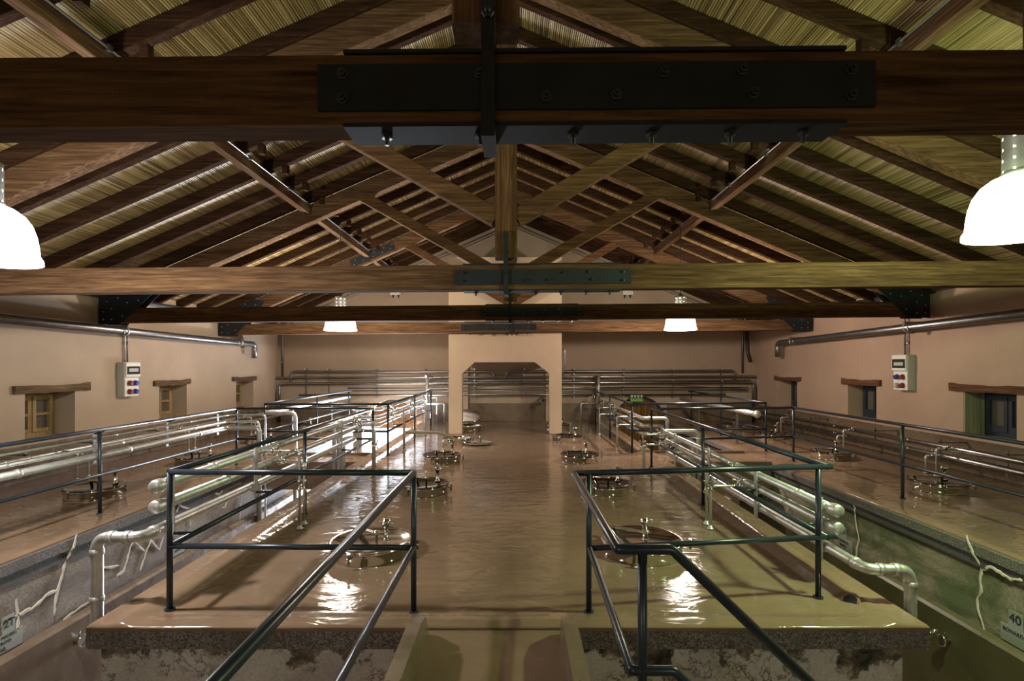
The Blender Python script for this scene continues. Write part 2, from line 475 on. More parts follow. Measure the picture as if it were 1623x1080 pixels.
LINT_L = [(7.22, 8.50, 0.13, 0.02), (10.02, 11.12, 0.115, 0.0), (12.80, 13.95, 0.11, 0.0)]
LINT_R = [(7.05, 8.36, 0.13, 0.0), (9.95, 11.12, 0.13, 0.0), (12.75, 14.02, 0.11, 0.0)]
NUMW = ['nearest to the viewer', 'in the middle of its wall', 'closest to the far wall']
def window(side, i):
    X = XL if side < 0 else XR; a, b_ = (WIN_L if side < 0 else WIN_R)[i]
    inward = 1 if side < 0 else -1
    xr = X - inward*0.37        # plane of the frame
    n = i+1 if side < 0 else i+4
    root = thing('window_%d' % n, (X, (a+b_)/2, ZS),
                 ('small deep-set window with varnished wooden sash, %s' if side < 0 else 'small deep-set window with dark blue frame, %s') % NUMW[i], 'window', None, 'structure')
    la, lb, lh, _ = (LINT_L if side < 0 else LINT_R)[i]
    mb = MB(); n_s = 9; b0 = len(mb.v)
    # irregular hewn lintel
    for k in range(n_s):
        t = k/(n_s-1); y = la + (lb-la)*t
        j = lambda: random.uniform(-0.010, 0.010)
        sag = -0.02*math.sin(t*math.pi)
        xi = X + inward*0.045; xo = X - inward*0.36
        z0, z1 = ZW-0.005+sag*0.5, ZW+lh+sag
        for (x, z) in ((xo, z0), (xi, z0+0.008), (xi+inward*0.008, (z0+z1)/2), (xi, z1-0.008), (xo, z1)):
            mb.v.append(Vector((x + (j()*0.5 if x != xo else 0), y, z + j())))
    for k in range(n_s-1):
        for q in range(5):
            mb.face([b0+k*5+q, b0+k*5+(q+1)%5, b0+(k+1)*5+(q+1)%5, b0+(k+1)*5+q])
    mb.face([b0+q for q in range(5)]); mb.face([b0+(n_s-1)*5+q for q in range(5)])
    mb.build('lintel', W_L if side < 0 else W_LR, root)
    wm = W_W if side < 0 else M_DBLUE
    x0, x1 = sorted((xr, xr + inward*0.06))
    f = 0.07
    fr = MB()
    fr.box(x0, x1, a, a+f, ZS, ZW); fr.box(x0, x1, b_-f, b_, ZS, ZW)
    fr.box(x0, x1, a+f, b_-f, ZS, ZS+f); fr.box(x0, x1, a+f, b_-f, ZW-f, ZW)
    fo = fr.build('window_frame', wm, root)
    mid = (a+b_)/2; xs0, xs1 = sorted((xr + inward*0.02, xr + inward*0.085))
    sash = MB()
    for (p, q) in ((a+f, mid-0.01), (mid+0.01, b_-f)):
        s = 0.055
        sash.box(xs0, xs1, p, p+s, ZS+f, ZW-f); sash.box(xs0, xs1, q-s, q, ZS+f, ZW-f)
        sash.box(xs0, xs1, p+s, q-s, ZS+f, ZS+f+s); sash.box(xs0, xs1, p+s, q-s, ZW-f-s, ZW-f)
        zm = (ZS+ZW)/2 if side < 0 else ZS+f+s+0.02
        sash.box(xs0, xs1, p+s, q-s, zm-0.02, zm+0.02)
    sash.build('window_sash', wm, fo)
    g = MB(); xg0, xg1 = sorted((xr + inward*0.030, xr + inward*0.036))
    g.box(xg0, xg1, a+f, b_-f, ZS+f, ZW-f)
    g.build('pane', M_PANE, fo)
    if side > 0 and i == 0:       # boarded reveal of the near window
        bd = MB(); nb = 6
        for k in range(nb):
            u0 = X + 0.0 + k*0.37/nb
            bd.box(u0+0.003, u0+0.37/nb-0.003, b_-0.03, b_-0.002, ZS, ZW)
        bd.build('reveal_boards', W_G, root)
    return root
for i in range(3): window(-1, i); window(1, i)

def gable(name, y0, y1, doors, mat, label):
    bm = bmesh.new()
    out = [(XL, ZL-0.2), (XR, ZL-0.2), (XR, zraf(XR, 0.18)), (RX, zraf(RX, 0.18)), (XL, zraf(XL, 0.18))]
    def loop(pts):
        vs = [bm.verts.new((x, y0, z)) for (x, z) in pts]
        for i in range(len(vs)): bm.edges.new((vs[i], vs[(i+1) % len(vs)]))
    loop(out)
    for (cx, hw, zs, zt) in doors:
        pts = [(cx-hw, ZL+0.01), (cx+hw, ZL+0.01)]
        for k in range(13):
            a = math.pi*k/12; pts.append((cx+hw*math.cos(a), zs+(zt-zs)*math.sin(a)))
        loop(pts)
    bmesh.ops.triangle_fill(bm, edges=bm.edges[:], use_beauty=True)
    r = bmesh.ops.extrude_face_region(bm, geom=bm.faces[:])
    bmesh.ops.translate(bm, vec=(0, y1-y0, 0), verts=[e for e in r['geom'] if isinstance(e, bmesh.types.BMVert)])
    bmesh.ops.recalc_face_normals(bm, faces=bm.faces)
    me = bpy.data.meshes.new(name); bm.to_mesh(me); bm.free(); me.materials.append(mat)
    o = bpy.data.objects.new(name, me); COL.objects.link(o)
    return struct(o, label, 'wall')
DOORS = [(-3.62, 0.72, -0.05, 0.62), (3.62, 0.78, -0.1, 0.72)]
gable('wall_back', YF, YF+0.4, DOORS, M_WALL, 'far gable wall with long steel pipes and arched doors at its foot')
gable('wall_front', YB-0.4, YB, [], M_WALL, 'gable wall behind the viewer')

mb = MB()
for (a, b_) in ((-6.95, DOORS[0][0]-0.72), (DOORS[0][0]+0.72, DOORS[1][0]-0.78), (DOORS[1][0]+0.78, 6.95)):
    mb.box(a, b_, YF-0.03, YF, 0.0, 0.52)
struct(mb.build('baseboard_back', M_BAND, loc=(0, YF, 0)), 'glossy wainscot along the foot of the far wall', 'wainscot')

# arched door with ochre planks  and the open one 
def arch_door(n, spec, y, zlow, mat, label):
    cx, hw, zs, zt = spec
    root = thing('door_%d' % n, (cx, y, ZL), label, 'door', None, 'structure')
    npl = 8
    mb = MB()
    for k in range(npl):
        x0 = cx-hw+0.01 + k*(2*hw-0.02)/npl; x1 = x0 + (2*hw-0.02)/npl - 0.008
        def top(x): return zs + (zt-zs)*math.sqrt(max(0, 1-((x-cx)/hw)**2))
        mb.prism([(x0, zlow), (x1, zlow), (x1, top(x1)), ((x0+x1)/2, top((x0+x1)/2)), (x0, top(x0))], lambda u, v, d: (u, d, v), y, y+0.05)
    mb.build('door_leaf', mat, root)
    fr = MB()
    pts = [(cx+(hw-0.03)*math.cos(math.pi*k/16), y-0.01, zs+(zt-zs-0.03)*math.sin(math.pi*k/16)) for k in range(17)]
    for p, q in zip(pts, pts[1:]): fr.bar(p, q, 0.06, 0.06, (0, 1, 0))
    fr.build('door_frame', M_RUB, root)
    return root
arch_door(1, DOORS[0], YF+0.22, -0.24, W_X, 'arched wooden transom above the bright open doorway at the lane end')
arch_door(2, DOORS[1], YF+0.12, ZL+0.02, W_D, 'arched ochre plank door below the green SALIDA sign')

# portal in front of the far wall
def portal():
    mb = MB(); y0, y1 = 12.45, 12.76
    f3 = lambda u, v, d: (u, d, v)
    out = [(-1.605, 0.0), (-1.29, 0.0), (-1.29, 1.43), (-0.98, 1.71), (0.45, 1.71), (0.80, 1.43), (0.80, 0.0), (1.085, 0.0), (1.085, 4.20), (-1.605, 4.20)]
    mb.prism(out, f3, y0, y1)
    mb.box(-1.605, 1.085, y1, YF, 1.71, 4.20)
    mb.box(-1.605, -1.39, 15.19, YF, 0.0, 1.71); mb.box(0.86, 1.085, 15.19, YF, 0.0, 1.71)
    struct(mb.build('wall_portal', M_PORT, loc=(-0.26, y0, 0)), 'lighter beige plastered portal with chamfered opening before the far wall', 'portal')
portal()

# floors -----------------------------------------------------------
BL, BR = -2.67, 2.57            # edges of the middle block
BF = 3.25                       # its front edge
def ease(t): t = max(0.0, min(1.0, t)); return t*t*(3-2*t)
def lip(t):                     # raised ledge along the block edges, t = distance from the edge
    if t < 0.012: return 0.018
    return 0.030 + 0.010*math.exp(-((t-0.19)/0.04)**2) if t < 0.19 else 0.040*(1-ease((t-0.19)/0.15))
def middle_floor():
    mb = MB()
    xs = sorted(set([BL, BL+0.012, BL+0.03, BL+0.07] + [BL+0.03*i for i in range(4, 14)] + [BL+0.42+0.16*i for i in range(0, 29)] +
                    [BR, BR-0.012, BR-0.03, BR-0.07] + [BR-0.03*i for i in range(4, 14)]))
    xs = [x for x in xs if BL <= x <= BR]
    ys = [BF, BF+0.012, BF+0.03, BF+0.06] + [BF+0.03*i for i in range(3, 11)] + [BF+0.30+0.13*i for i in range(1, 70)]
    ys = [y for y in ys if y < YF-0.03] + [YF-0.03]
    def h(x, y):
        t = min(x-BL, BR-x); f = y-BF
        e = lip(t) if t < 0.34 else 0.0
        g = 0.0
        if f < 0.24: g = 0.012 if f < 0.012 else 0.020*(1-ease((f-0.11)/0.11))
        e = max(e, g) if f > 0.012 else min(max(e, g), 0.014)
        wob = 0.006*noise.noise(Vector((x*0.9, y*0.7, 3.0))) + 0.003*noise.noise(Vector((x*2.3, y*1.9, 9.0)))
        rough = 0.003*noise.noise(Vector((x*6, y*3, 1.0))) if e > 0.004 else 0
        return e + rough + wob*(0.3 if e > 0.01 else 1) - (0.004 if e == 0 else 0)
    b = len(mb.v); nx = len(xs)
    for y in ys:
        for x in xs: mb.v.append(Vector((x, y, h(x, y))))
    for j in range(len(ys)-1):
        for i in range(nx-1):
            mb.face([b+j*nx+i, b+j*nx+i+1, b+(j+1)*nx+i+1, b+(j+1)*nx+i], True)
    # underside so the floor is a slab
    k = len(mb.v)
    mb.v += [Vector((BL, BF, -0.008)), Vector((BR, BF, -0.008)), Vector((BR, YF-0.03, -0.008)), Vector((BL, YF-0.03, -0.008))]
    mb.face([k, k+3, k+2, k+1])
    mb.face([b] + [b+i for i in range(1, nx)] + [k+1, k])
    mb.face([k, k+3] + [b+j*nx for j in range(len(ys)-1, -1, -1)])
    mb.face([k+1] + [b+j*nx+nx-1 for j in range(len(ys))] + [k+2])
    o = mb.build('floor', M_FLOOR, loc=(0, 8, 0))
    struct(o, 'glossy brown floor of the middle block leading to the portal', 'floor')
    dr = MB(); c = Vector((2.30, 3.60, 0.018)); ax = Vector((-0.75, -0.25, 0.6)).normalized()
    dr.lathe([(0.062, -0.02), (0.066, 0.0), (0.058, 0.012), (0.048, 0.010)], c, ax, 18, cap0=False, cap1=False)
    do = dr.build('drain_spout', M_FLOOR, o)
    dr = MB(); dr.lathe([(0.052, 0.008), (0.03, 0.002), (0.004, 0.0)], c, ax, 18); dr.build('drain_hole', M_RUB, do)
middle_floor()
def side_floor(side):
    mb = MB()
    x_in, x_out = (-4.26, XL+0.03) if side < 0 else (4.25, XR-0.03)
    xs = [x_in + (x_out-x_in)*t for t in (0, 0.005, 0.02, 0.06, 0.1, 0.14, 0.2, 0.3, 0.45, 0.6, 0.75, 0.9, 1.0)]
    hs = [0.004, 0.006, 0.012, 0.014, 0.008, 0.0, 0, 0, 0, 0, 0, 0, 0]
    ys = [-2.0 + 0.35*i for i in range(50)]; ys = [y for y in ys if y < YF-0.03] + [YF-0.03]
    b = len(mb.v); nx = len(xs)
    for y in ys:
        for x, hh in zip(xs, hs):
            mb.v.append(Vector((x, y, hh + 0.004*noise.noise(Vector((x*0.9, y*0.7, 5.0))) - 0.004)))
    for j in range(len(ys)-1):
        for i in range(nx-1): mb.face([b+j*nx+i, b+j*nx+i+1, b+(j+1)*nx+i+1, b+(j+1)*nx+i], True)
    x0, x1 = sorted((x_in, x_out)); y1 = YF-0.03
    k = len(mb.v)
    mb.v += [Vector((x_in, -2, -0.012)), Vector((x_out, -2, -0.012)), Vector((x_out, y1, -0.012)), Vector((x_in, y1, -0.012))]
    mb.face([k, k+1, k+2, k+3]); mb.face([b+i for i in range(nx)] + [k+1, k])
    mb.face([k, k+3] + [b+j*nx for j in range(len(ys)-1, -1, -1)])
    o = mb.build('floor_left' if side < 0 else 'floor_right', M_FLOOR, loc=(x_in, 8, 0))
    struct(o, 'glossy brown tank-top floor beside the wall with %s' % ('wooden windows' if side < 0 else 'dark framed windows'), 'floor')
side_floor(-1); side_floor(1)
mb = MB(); mb.box(XL, XR, YB, YF+0.4, ZL-0.2, ZL)
struct(mb.build('floor_lane', M_LANE, loc=(0, 0, ZL)), 'brown lane floor far below between the tank blocks', 'floor')
mb = MB(); mb.box(-0.607, 0.345, -2.0, BF-0.002, -0.16, 0.0)
struct(mb.build('floor_walkway', M_FLOOR, loc=(0, 1, 0)), 'brown walkway slab between two upstand kerbs coming towards the viewer', 'floor')
for (x0, x1, side, nm) in ((-0.612, -0.535, -1, 'beside the long diagonal handrails'), (0.265, 0.345, 1, 'beside the kinked stair handrail')):
    mb = MB()
    zt = 0.19
    f3 = lambda u, v, d: (d, u, v)
    mb.prism([(-2.0, 0.002), (BF-0.05, 0.002), (BF-0.06, 0.05), (BF-0.16, 0.16), (BF-0.30, zt), (-2.0, zt)], f3, x0, x1)
    mb.build('walkway_kerb', M_BAND, loc=(x0, 1.0, 0))
    tag(COL.objects[-1], 'low upstand walkway kerb, %s' % nm, 'kerb', 'walkway kerbs', 'thing')
# stair landing the kinked rail stands on
mb = MB(); mb.box(0.35, 1.05, 0.2, 2.3, -0.16, 0.0)
struct(mb.build('floor_landing', M_FLOOR, loc=(0.7, 1.2, 0)), 'small landing slab under the kinked stair rail', 'floor')

# bridges across the lanes
for side, x0, x1, ya, yb in ((-1, -4.26, BL, 8.66, 9.62), (1, BR, 4.25, 8.70, 9.85)):
    mb = MB(); a, b_ = x0+0.001, x1-0.001
    mb.box(a, b_, ya, yb, -0.42, -0.004)
    mb.box(a, b_, ya, ya+0.10, -0.004, 0.035); mb.box(a, b_, yb-0.10, yb, -0.004, 0.035)
    struct(mb.build('floor_bridge_left' if side < 0 else 'floor_bridge_right', M_FLOOR, loc=(x0, ya, 0)), 'brown slab bridge across the lane on the %s side' % ('wooden-window' if side < 0 else 'exit-sign'), 'floor')

# tank blocks ------------------------------------------------------
def ribbon(mb, pts, X, side, w0=0.012, w1=0.026):
    """irregular filler line on the plane x = X through image points"""
    Q = [on_x(px, py, X) for (px, py) in pts]
    out = []
    for p, q in zip(Q, Q[1:]):
        n = max(2, int((q-p).length/0.04))
        for k in range(n):
            t = k/n; c = p.lerp(q, t)
            out.append(c + Vector((0, random.uniform(-0.007, 0.007), random.uniform(-0.007, 0.007))))
    out.append(Q[-1])
    for c in out:                # follow the drip strip and the slab edge
        c.x += side*(0.031 if c.z > -0.108 else 0.012 if c.z > -0.203 else 0.0)
    rows = []
    for i, c in enumerate(out):
        t = (out[min(i+1, len(out)-1)] - out[max(i-1, 0)]); t.x = 0
        nrm = Vector((0, -t.z, t.y)).normalized() if t.length > 1e-6 else Vector((0, 0, 1))
        wd = random.uniform(w0, w1)*0.5 * (0.55 if i in (0, len(out)-1) else 1)
        b = len(mb.v)
        for s in (-1, 1):
            mb.v.append(c + nrm*wd*s); 
        for s in (-1, 1):
            mb.v.append(c + nrm*wd*s*0.6 + Vector((side*0.006, 0, 0)))
        rows.append(b)
    for a, b in zip(rows, rows[1:]):
        for (i, j) in ((0, 2), (2, 3), (3, 1)):
            mb.face([a+i, a+j, b+j, b+i])
    for r in (rows[0], rows[-1]): mb.face([r, r+1, r+3, r+2])

def side_block(side):
    X = -4.26 if side < 0 else 4.25; xo = XL+0.02 if side < 0 else XR-0.02
    inn = 1 if side < 0 else -1
    root = thing('concrete_tank_row', (X, 6, ZL),
                 'rough brown plastered tank row carrying number plate 21' if side < 0 else 'rough greenish plastered tank row carrying number plate 40', 'tank row', 'rows of concrete tanks')
    def xs(d): return sorted((X - inn*0.0 + inn*d, xo))
    mb = MB(); a, b_ = sorted((X - inn*0.005, xo)); mb.box(a, b_, -2.0, YF-0.02, ZL, -0.013)
    mb.build('plaster_wall', M_STAINL if side < 0 else M_STAINR, root)
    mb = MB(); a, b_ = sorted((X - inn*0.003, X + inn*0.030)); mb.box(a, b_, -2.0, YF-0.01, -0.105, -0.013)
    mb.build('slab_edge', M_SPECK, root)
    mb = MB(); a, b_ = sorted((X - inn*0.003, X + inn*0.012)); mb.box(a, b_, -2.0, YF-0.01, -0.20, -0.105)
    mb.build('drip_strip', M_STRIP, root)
    # painted band with a bevelled ledge
    mb = MB()
    f3 = lambda u, v, d: (X + inn*u, d, v)
    mb.prism([(-0.003, ZL), (0.07, ZL), (0.07, -0.80), (0.045, -0.775), (-0.003, -0.755)], f3, -2.0, YF-0.01)
    mb.build('painted_band', M_BAND if side < 0 else M_BANDSHADE, root)
    Xc = X + inn*0.002
    def crack(pl, w0, w1):
        cr = MB(); ribbon(cr, pl, Xc, inn, w0, w1)
        o = cr.build('crack_repair', M_CRACK, root); o['label'] = 'pale jagged filler line'
    if side < 0:
        for pl in ([(117,846),(112,868),(104,890),(98,915),(92,934),(88,952),(85,976)],
                   [(91,935),(78,940),(68,950),(55,962),(45,968),(36,972),(27,975),(14,982),(3,992)],
                   [(26,950),(28,972),(27,998)],
                   [(163,901),(178,899),(188,897)], [(185,913),(196,905),(202,888),(206,868),(212,860),(222,868),(229,874)],
                   [(222,905),(229,884),(232,872),(240,858),(246,866),(252,872),(259,852)],
                   [(100,984),(120,968),(140,955)],
                   [(278,812),(283,800),(290,805),(300,806)], [(301,822),(302,834)], [(340,783),(348,784),(351,778)], [(352,805),(356,804),(360,796)],
                   [(384,782),(381,800),(380,826)], [(444,757),(450,764),(456,760),(463,757)], [(463,757),(468,763)]):
            crack(pl, 0.016, 0.042)
    else:
        for pl in ([(1538,849),(1542,864),(1548,880),(1556,900),(1553,916),(1556,938),(1549,950),(1551,965),(1556,985),(1563,1010)],
                   [(1556,903),(1566,902),(1572,899),(1582,905),(1592,911),(1604,920),(1616,918),(1623,921)],
                   [(1357,800),(1355,820),(1359,845),(1362,857),(1358,868),(1357,884)]):
            crack(pl, 0.016, 0.036)
    # number plates
    yaw = math.radians(90) if side < 0 else math.radians(-90)
    def plate(y0, y1, z0, z1, yn, hw, zn, num, nsz, lines):
        pm = MB(); a, b_ = sorted((X, X + inn*0.008)); ym = (y0+y1)/2
        pm.box(a, b_, y0, y1, z0, z1)
        pm.box(a, b_, yn-hw, yn+hw, z1, zn)
        po = pm.build('number_plate', M_PLATE, root); po['label'] = 'grey plate with the number %s' % num
        words_text(num, 'plate_text', nsz, (X + inn*0.0095, yn, (z1+zn)/2 + 0.01), (math.radians(90), 0, yaw), M_INK, po)
        for (txt, sz, dz) in lines:
            words_text(txt, 'plate_text', sz, (X + inn*0.0095, ym, z0+dz), (math.radians(90), 0, yaw), M_INK, po)
    if side < 0:
        plate(4.08, 4.515, -0.745, -0.60, 4.39, 0.055, -0.455, '21', 0.10, [('BONARDA MALBEC', 0.036, 0.125), ('J. FAM. TINTO', 0.036, 0.08), ('14,2 HL', 0.045, 0.03)])
        plate(6.49, 6.72, -0.745, -0.62, 6.60, 0.06, -0.47, '22', 0.10, [('MALBEC', 0.045, 0.06)])
        plate(8.66, 8.92, -0.745, -0.62, 8.79, 0.06, -0.47, '23', 0.10, [('MALBEC', 0.045, 0.06)])
    else:
        plate(4.20, 4.585, -0.745, -0.60, 4.45, 0.062, -0.46, '40', 0.11, [('BONARDA LL. 20', 0.045, 0.105)])
        plate(6.62, 6.98, -0.745, -0.60, 6.80, 0.06, -0.46, '39', 0.10, [('BONARDA', 0.05, 0.10), ('TINTO', 0.045, 0.045)])
    return root
side_block(-1); side_block(1)
def middle_block():
    root = thing('concrete_tank_block', (0, BF, ZL), 'middle tank block with peeling white front walls under the glossy floor', 'tank block')
    mb = MB()
    mb.box(BL, -0.607, BF, BF+0.5, -0.118, -0.009); mb.box(0.345, BR, BF, BF+0.5, -0.118, -0.009)
    mb.box(BL, BR, BF+0.5, YF-0.03, -0.118, -0.009)
    mb.build('slab_edge', M_SPECK, root)
    mb = MB(); mb.box(BL+0.06, -0.607, BF+0.045, BF+0.6, ZL, -0.118)
    o = mb.build('front_wall', M_PEEL, root); o['label'] = 'peeling white plaster front wall'
    mb = MB(); mb.box(0.345, BR-0.14, BF+0.045, BF+0.6, ZL, -0.118)
    o = mb.build('front_wall', M_PEEL, root); o['label'] = 'peeling plaster front wall with dark mould'
    mb = MB(); mb.box(BL+0.06, BR-0.14, BF+0.6, YF-0.03, ZL, -0.118); mb.box(-0.607, 0.345, BF+0.05, BF+0.6, ZL, -0.17)
    mb.build('block_core', M_STAINL, root)
middle_block()

# ------------------------------------------------------------------ roof timbers
ORD = ['first', 'second', 'third', 'fourth']
TR_Y = [1.70, 5.20, 8.70, 12.20, -1.80]  # last one is unseen, added to shade the closest truss from the rear lamps
SPL = [(-0.64, 1.16), (-0.61, 1.14), (-0.59, 1.12), (-1.28, 0.47), (-0.6, 1.1)]
TH = 0.16
def truss(i):
    y = TR_Y[i]
    root = thing('roof_truss', (RX, y, EYE+0.72),
                 ['huge dark timber roof truss with a long black splice plate, closest to the viewer',
                  'warmly lit timber roof truss, second in line, its beam turning greenish at one end',
                  'almost black timber roof truss, third in line, big dark gussets at both ends',
                  'reddish brown timber roof truss, fourth in line, just before the portal',
                  'unseen dark timber roof truss added behind the viewer to shade the closest one'][i], 'roof truss', 'timber roof trusses')
    R = lambda x: ROLL*(x-RX)
    zt0, zt1 = (EYE+0.785, EYE+1.012) if i == 0 else (EYE+0.745, EYE+0.993)
    TH = 0.13 if i == 0 else 0.16
    yc = y + TH/2
    xa, xb = -6.92, 6.86
    mb = MB(); mb.bar((xa, yc, (zt0+zt1)/2 + R(xa)), (xb, yc, (zt0+zt1)/2 + R(xb)), TH, zt1-zt0, bev=0.006)
    mb.build('tie_beam', W_X, root)
    # king post
    mb = MB(); mb.bar((RX, yc, EYE+(1.115 if i == 0 else 1.06)), (RX, yc, EYE+4.05), 0.22, TH-0.01, up=(0,1,0), bev=0.008)
    mb.build('king_post', W_Z, root)
    for s in (-1, 1):
        def pr(u, off): x = RX + s*u; return Vector((x, yc, zraf(x, -0.01) - 0.145 + off))
        mb = MB(); mb.bar(pr(0.05, 0), pr(6.75 if s < 0 else 6.9, 0), TH-0.01, 0.27, bev=0.006)
        mb.build('principal_rafter', W_X, root)
        a = Vector((RX + s*0.10, yc, EYE+1.47)); b_ = Vector((RX + s*2.47, yc, EYE+2.83 + R(s*2.47)))
        mb = MB(); mb.bar(a, b_, TH-0.03, 0.17, bev=0.006)
        mb.build('strut', W_S, root)
        # gusset
        X = -6.93 if s < 0 else 6.87
        pl = [(0.0, 0.72), (0.36, 0.72), (0.90, 1.24), (1.06, 1.52), (0.72, 1.60), (0.30, 1.36), (0.0, 1.16)]
        g = MB(); g.prism(pl, lambda u, v, d: (X - s*u, d, EYE+v+R(X)), y-0.008, y)
        g.prism(pl, lambda u, v, d: (X - s*u, d, EYE+v+R(X)), y+TH, y+TH+0.008)
        go = g.build('gusset_plate', M_BLK, root)
        for (u, v) in ((0.08,0.8),(0.22,0.8),(0.08,0.93),(0.22,0.98),(0.40,0.86),(0.48,1.08),(0.66,1.12),(0.78,1.28),(0.14,1.1),(0.32,1.16),(0.5,1.36),(0.62,1.46),(0.86,1.44)):
            bo = MB(); bo.lathe([(0.011, 0), (0.011, 0.010), (0.004, 0.014)], (X - s*u, y-0.008, EYE+v+R(X)), (0, -1, 0), 6, sm=False)
            bo.build('bolt', M_BOLTB, go)
    # splice plates, straps, stirrup
    x0, x1 = SPL[i]; zc = (zt0+zt1)/2
    yp = y - 0.010
    pm = MB(); pm.bar((x0, yp+0.004, zc+0.0+R(x0)), (x1, yp+0.004, zc+R(x1)), 0.012, 0.150, bev=0.002)
    po = pm.build('splice_plate', M_BLK, root)
    L = x1-x0
    for (t, v) in ((0.045,0.042),(0.045,-0.038),(0.29,0.04),(0.535,-0.03),(0.62,0.04),(0.78,-0.03),(0.76,0.045),(0.955,0.042),(0.955,-0.04),(0.41,-0.035)):
        b = MB(); bx = x0+t*L; c = (bx, yp-0.002, zc+v+R(bx))
        b.lathe([(0.020, 0), (0.020, 0.004), (0.013, 0.005), (0.013, 0.016), (0.007, 0.017), (0.007, 0.028)], c, (0, -1, 0), 6, sm=False)
        b.build('bolt', M_BOLT, po)
    q0, q1 = x0+0.08, x1-0.09
    st = MB()
    for zz in (zt1+0.006, zt0-0.007):
        st.bar((q0, yc, zz+R(q0)), (q1, yc, zz+R(q1)), TH+0.012, 0.012)
    so = st.build('edge_strap', M_BLK, root)
    for t in (0.08, 0.27, 0.46, 0.62, 0.78, 0.93):
        bx = q0+t*(q1-q0)
        bo = MB(); bo.lathe([(0.018, 0), (0.018, 0.018), (0.008, 0.018), (0.008, 0.04)], (bx, yc-0.02, zt0-0.013+R(bx)), (0, 0, -1), 6, sm=False)
        bo.build('bolt', M_BOLT, so)
    sm_ = MB(); sx = RX + (0.01 if i == 0 else 0.0)
    sm_.box(sx-0.022, sx+0.022, y-0.030, y-0.016, zt0-0.03, EYE+1.32)
    sm_.box(sx-0.022, sx+0.022, y+TH+0.002, y+TH+0.016, zt0-0.03, EYE+1.32)
    sm_.box(sx-0.022, sx+0.022, y-0.030, y+TH+0.016, zt0-0.055, zt0-0.03)
    so = sm_.build('stirrup', M_BLK, root)
    for zz in (EYE+1.12, EYE+1.26):
        b = MB(); b.lathe([(0.02, 0), (0.02, 0.014), (0.009, 0.015), (0.009, 0.03)], (sx, y-0.030, zz), (0, -1, 0), 6, sm=False)
        b.build('bolt', M_BOLT, so)
    if i == 3:
        pm = MB(); a, b_ = -3.85, -2.85
        pa = Vector((a, y-0.006, zraf(a, -0.155))); pb = Vector((b_, y-0.006, zraf(b_, -0.155)))
        pm.bar(pa, pb, 0.012, 0.17)
        po = pm.build('splice_plate', M_BLK, root); po['label'] = 'black plate on the sloping timber'
        for t in (0.08, 0.3, 0.52, 0.74, 0.93):
            for dz in (-0.045, 0.045):
                c = pa.lerp(pb, t + (0.03 if dz > 0 else 0)); b = MB(); b.lathe([(0.012, 0), (0.012, 0.012)], (c.x, c.y-0.006, c.z+dz), (0, -1, 0), 6, sm=False)
                b.build('bolt', M_BOLTB, po)
    return root
for i in range(5): truss(i)

BAYW = ['before the closest truss', 'past the closest truss', 'past the second truss', 'past the third truss', 'past the fourth truss']
ORD7 = ['first', 'second', 'third', 'fourth', 'fifth', 'sixth', 'seventh']
def rafters():
    proto = {}
    cnt = {}
    ys = [0.395 + 0.69*i for i in range(22)]
    for s in (-1, 1):
        for y in ys:
            bay = sum(1 for t in TR_Y[:4] if y > t - 0.02)
            k = cnt.get((s, bay), 0); cnt[(s, bay)] = k+1
            label = 'dark rafter on the %s slope, %s one %s' % ('wooden-window' if s < 0 else 'exit-sign', ORD7[k], BAYW[bay])
            grp = 'rafters of the slope on the %s side' % ('wooden-window' if s < 0 else 'exit-sign')
            loc = (RX, y, EYE+4.2)
            if s not in proto:
                root = thing('roof_rafter', loc, label, 'rafter', grp)
                u1 = 6.84 if s < 0 else 7.04
                def rp(u): x = RX + s*u; return Vector((x, y, zraf(x, 0.086)))
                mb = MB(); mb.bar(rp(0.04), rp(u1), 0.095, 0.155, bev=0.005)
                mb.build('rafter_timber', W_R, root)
                u = 3.12; x = RX + s*u
                mb = MB(); mb.bar((x, y+0.03, zraf(x, 0.0)-0.10), (x, y+0.03, zraf(x, 0.0)+0.06), 0.07, 0.08, up=(0, 1, 0))
                mb.build('rafter_cleat', W_R, root)
                proto[s] = root
            else:
                copy_tree(proto[s], loc, label)
rafters()
def purlins():
    for s in (-1, 1):
        x = RX + s*3.36
        mb = MB(); mb.bar((x, -2.0, zraf(x, -0.085)), (x, YF, zraf(x, -0.085)), 0.11, 0.16, up=(0, 0, 1), bev=0.005)
        tag(mb.build('roof_purlin', W_Y, None, (x, 1, zraf(x))), 'long timber purlin running to the far wall under the rafters, %s side' % ('wooden-window' if s < 0 else 'exit-sign'), 'purlin', 'purlins', 'thing')
        xc = x - s*0.075
        mb = MB(); mb.tube([(xc, -2.0, zraf(x, -0.03)), (xc, YF, zraf(x, -0.03))], 0.012, 8)
        for y in [0.9 + 1.15*k for k in range(12)]:
            mb.box(xc-0.02, xc+0.02, y-0.02, y+0.02, zraf(x, -0.055), zraf(x, -0.005))
        tag(mb.build('cable_conduit', M_GALV2, None, (xc, 1, zraf(x))), 'thin steel conduit clipped along the purlin on the %s side' % ('wooden-window' if s < 0 else 'exit-sign'), 'conduit', 'purlin conduits', 'thing')
        # conduit pair under the gable slope
        for k, dz in enumerate((-0.03, -0.11)):
            mb = MB(); xa, xb = RX + s*0.05, RX + s*6.7
            mb.tube([(xa, YF-0.05, zraf(xa, dz)), (xb, YF-0.05, zraf(xb, dz))], 0.022 if k == 0 else 0.014, 8)
            tag(mb.build('gable_conduit', M_GALV, None, (xa, YF, zraf(xa))), '%s of two slanting steel conduits under the gable slope, %s' % ('upper thicker' if k == 0 else 'lower thinner', 'wooden-window side' if s < 0 else 'exit-sign side'), 'conduit', 'gable conduits', 'thing')
purlins()

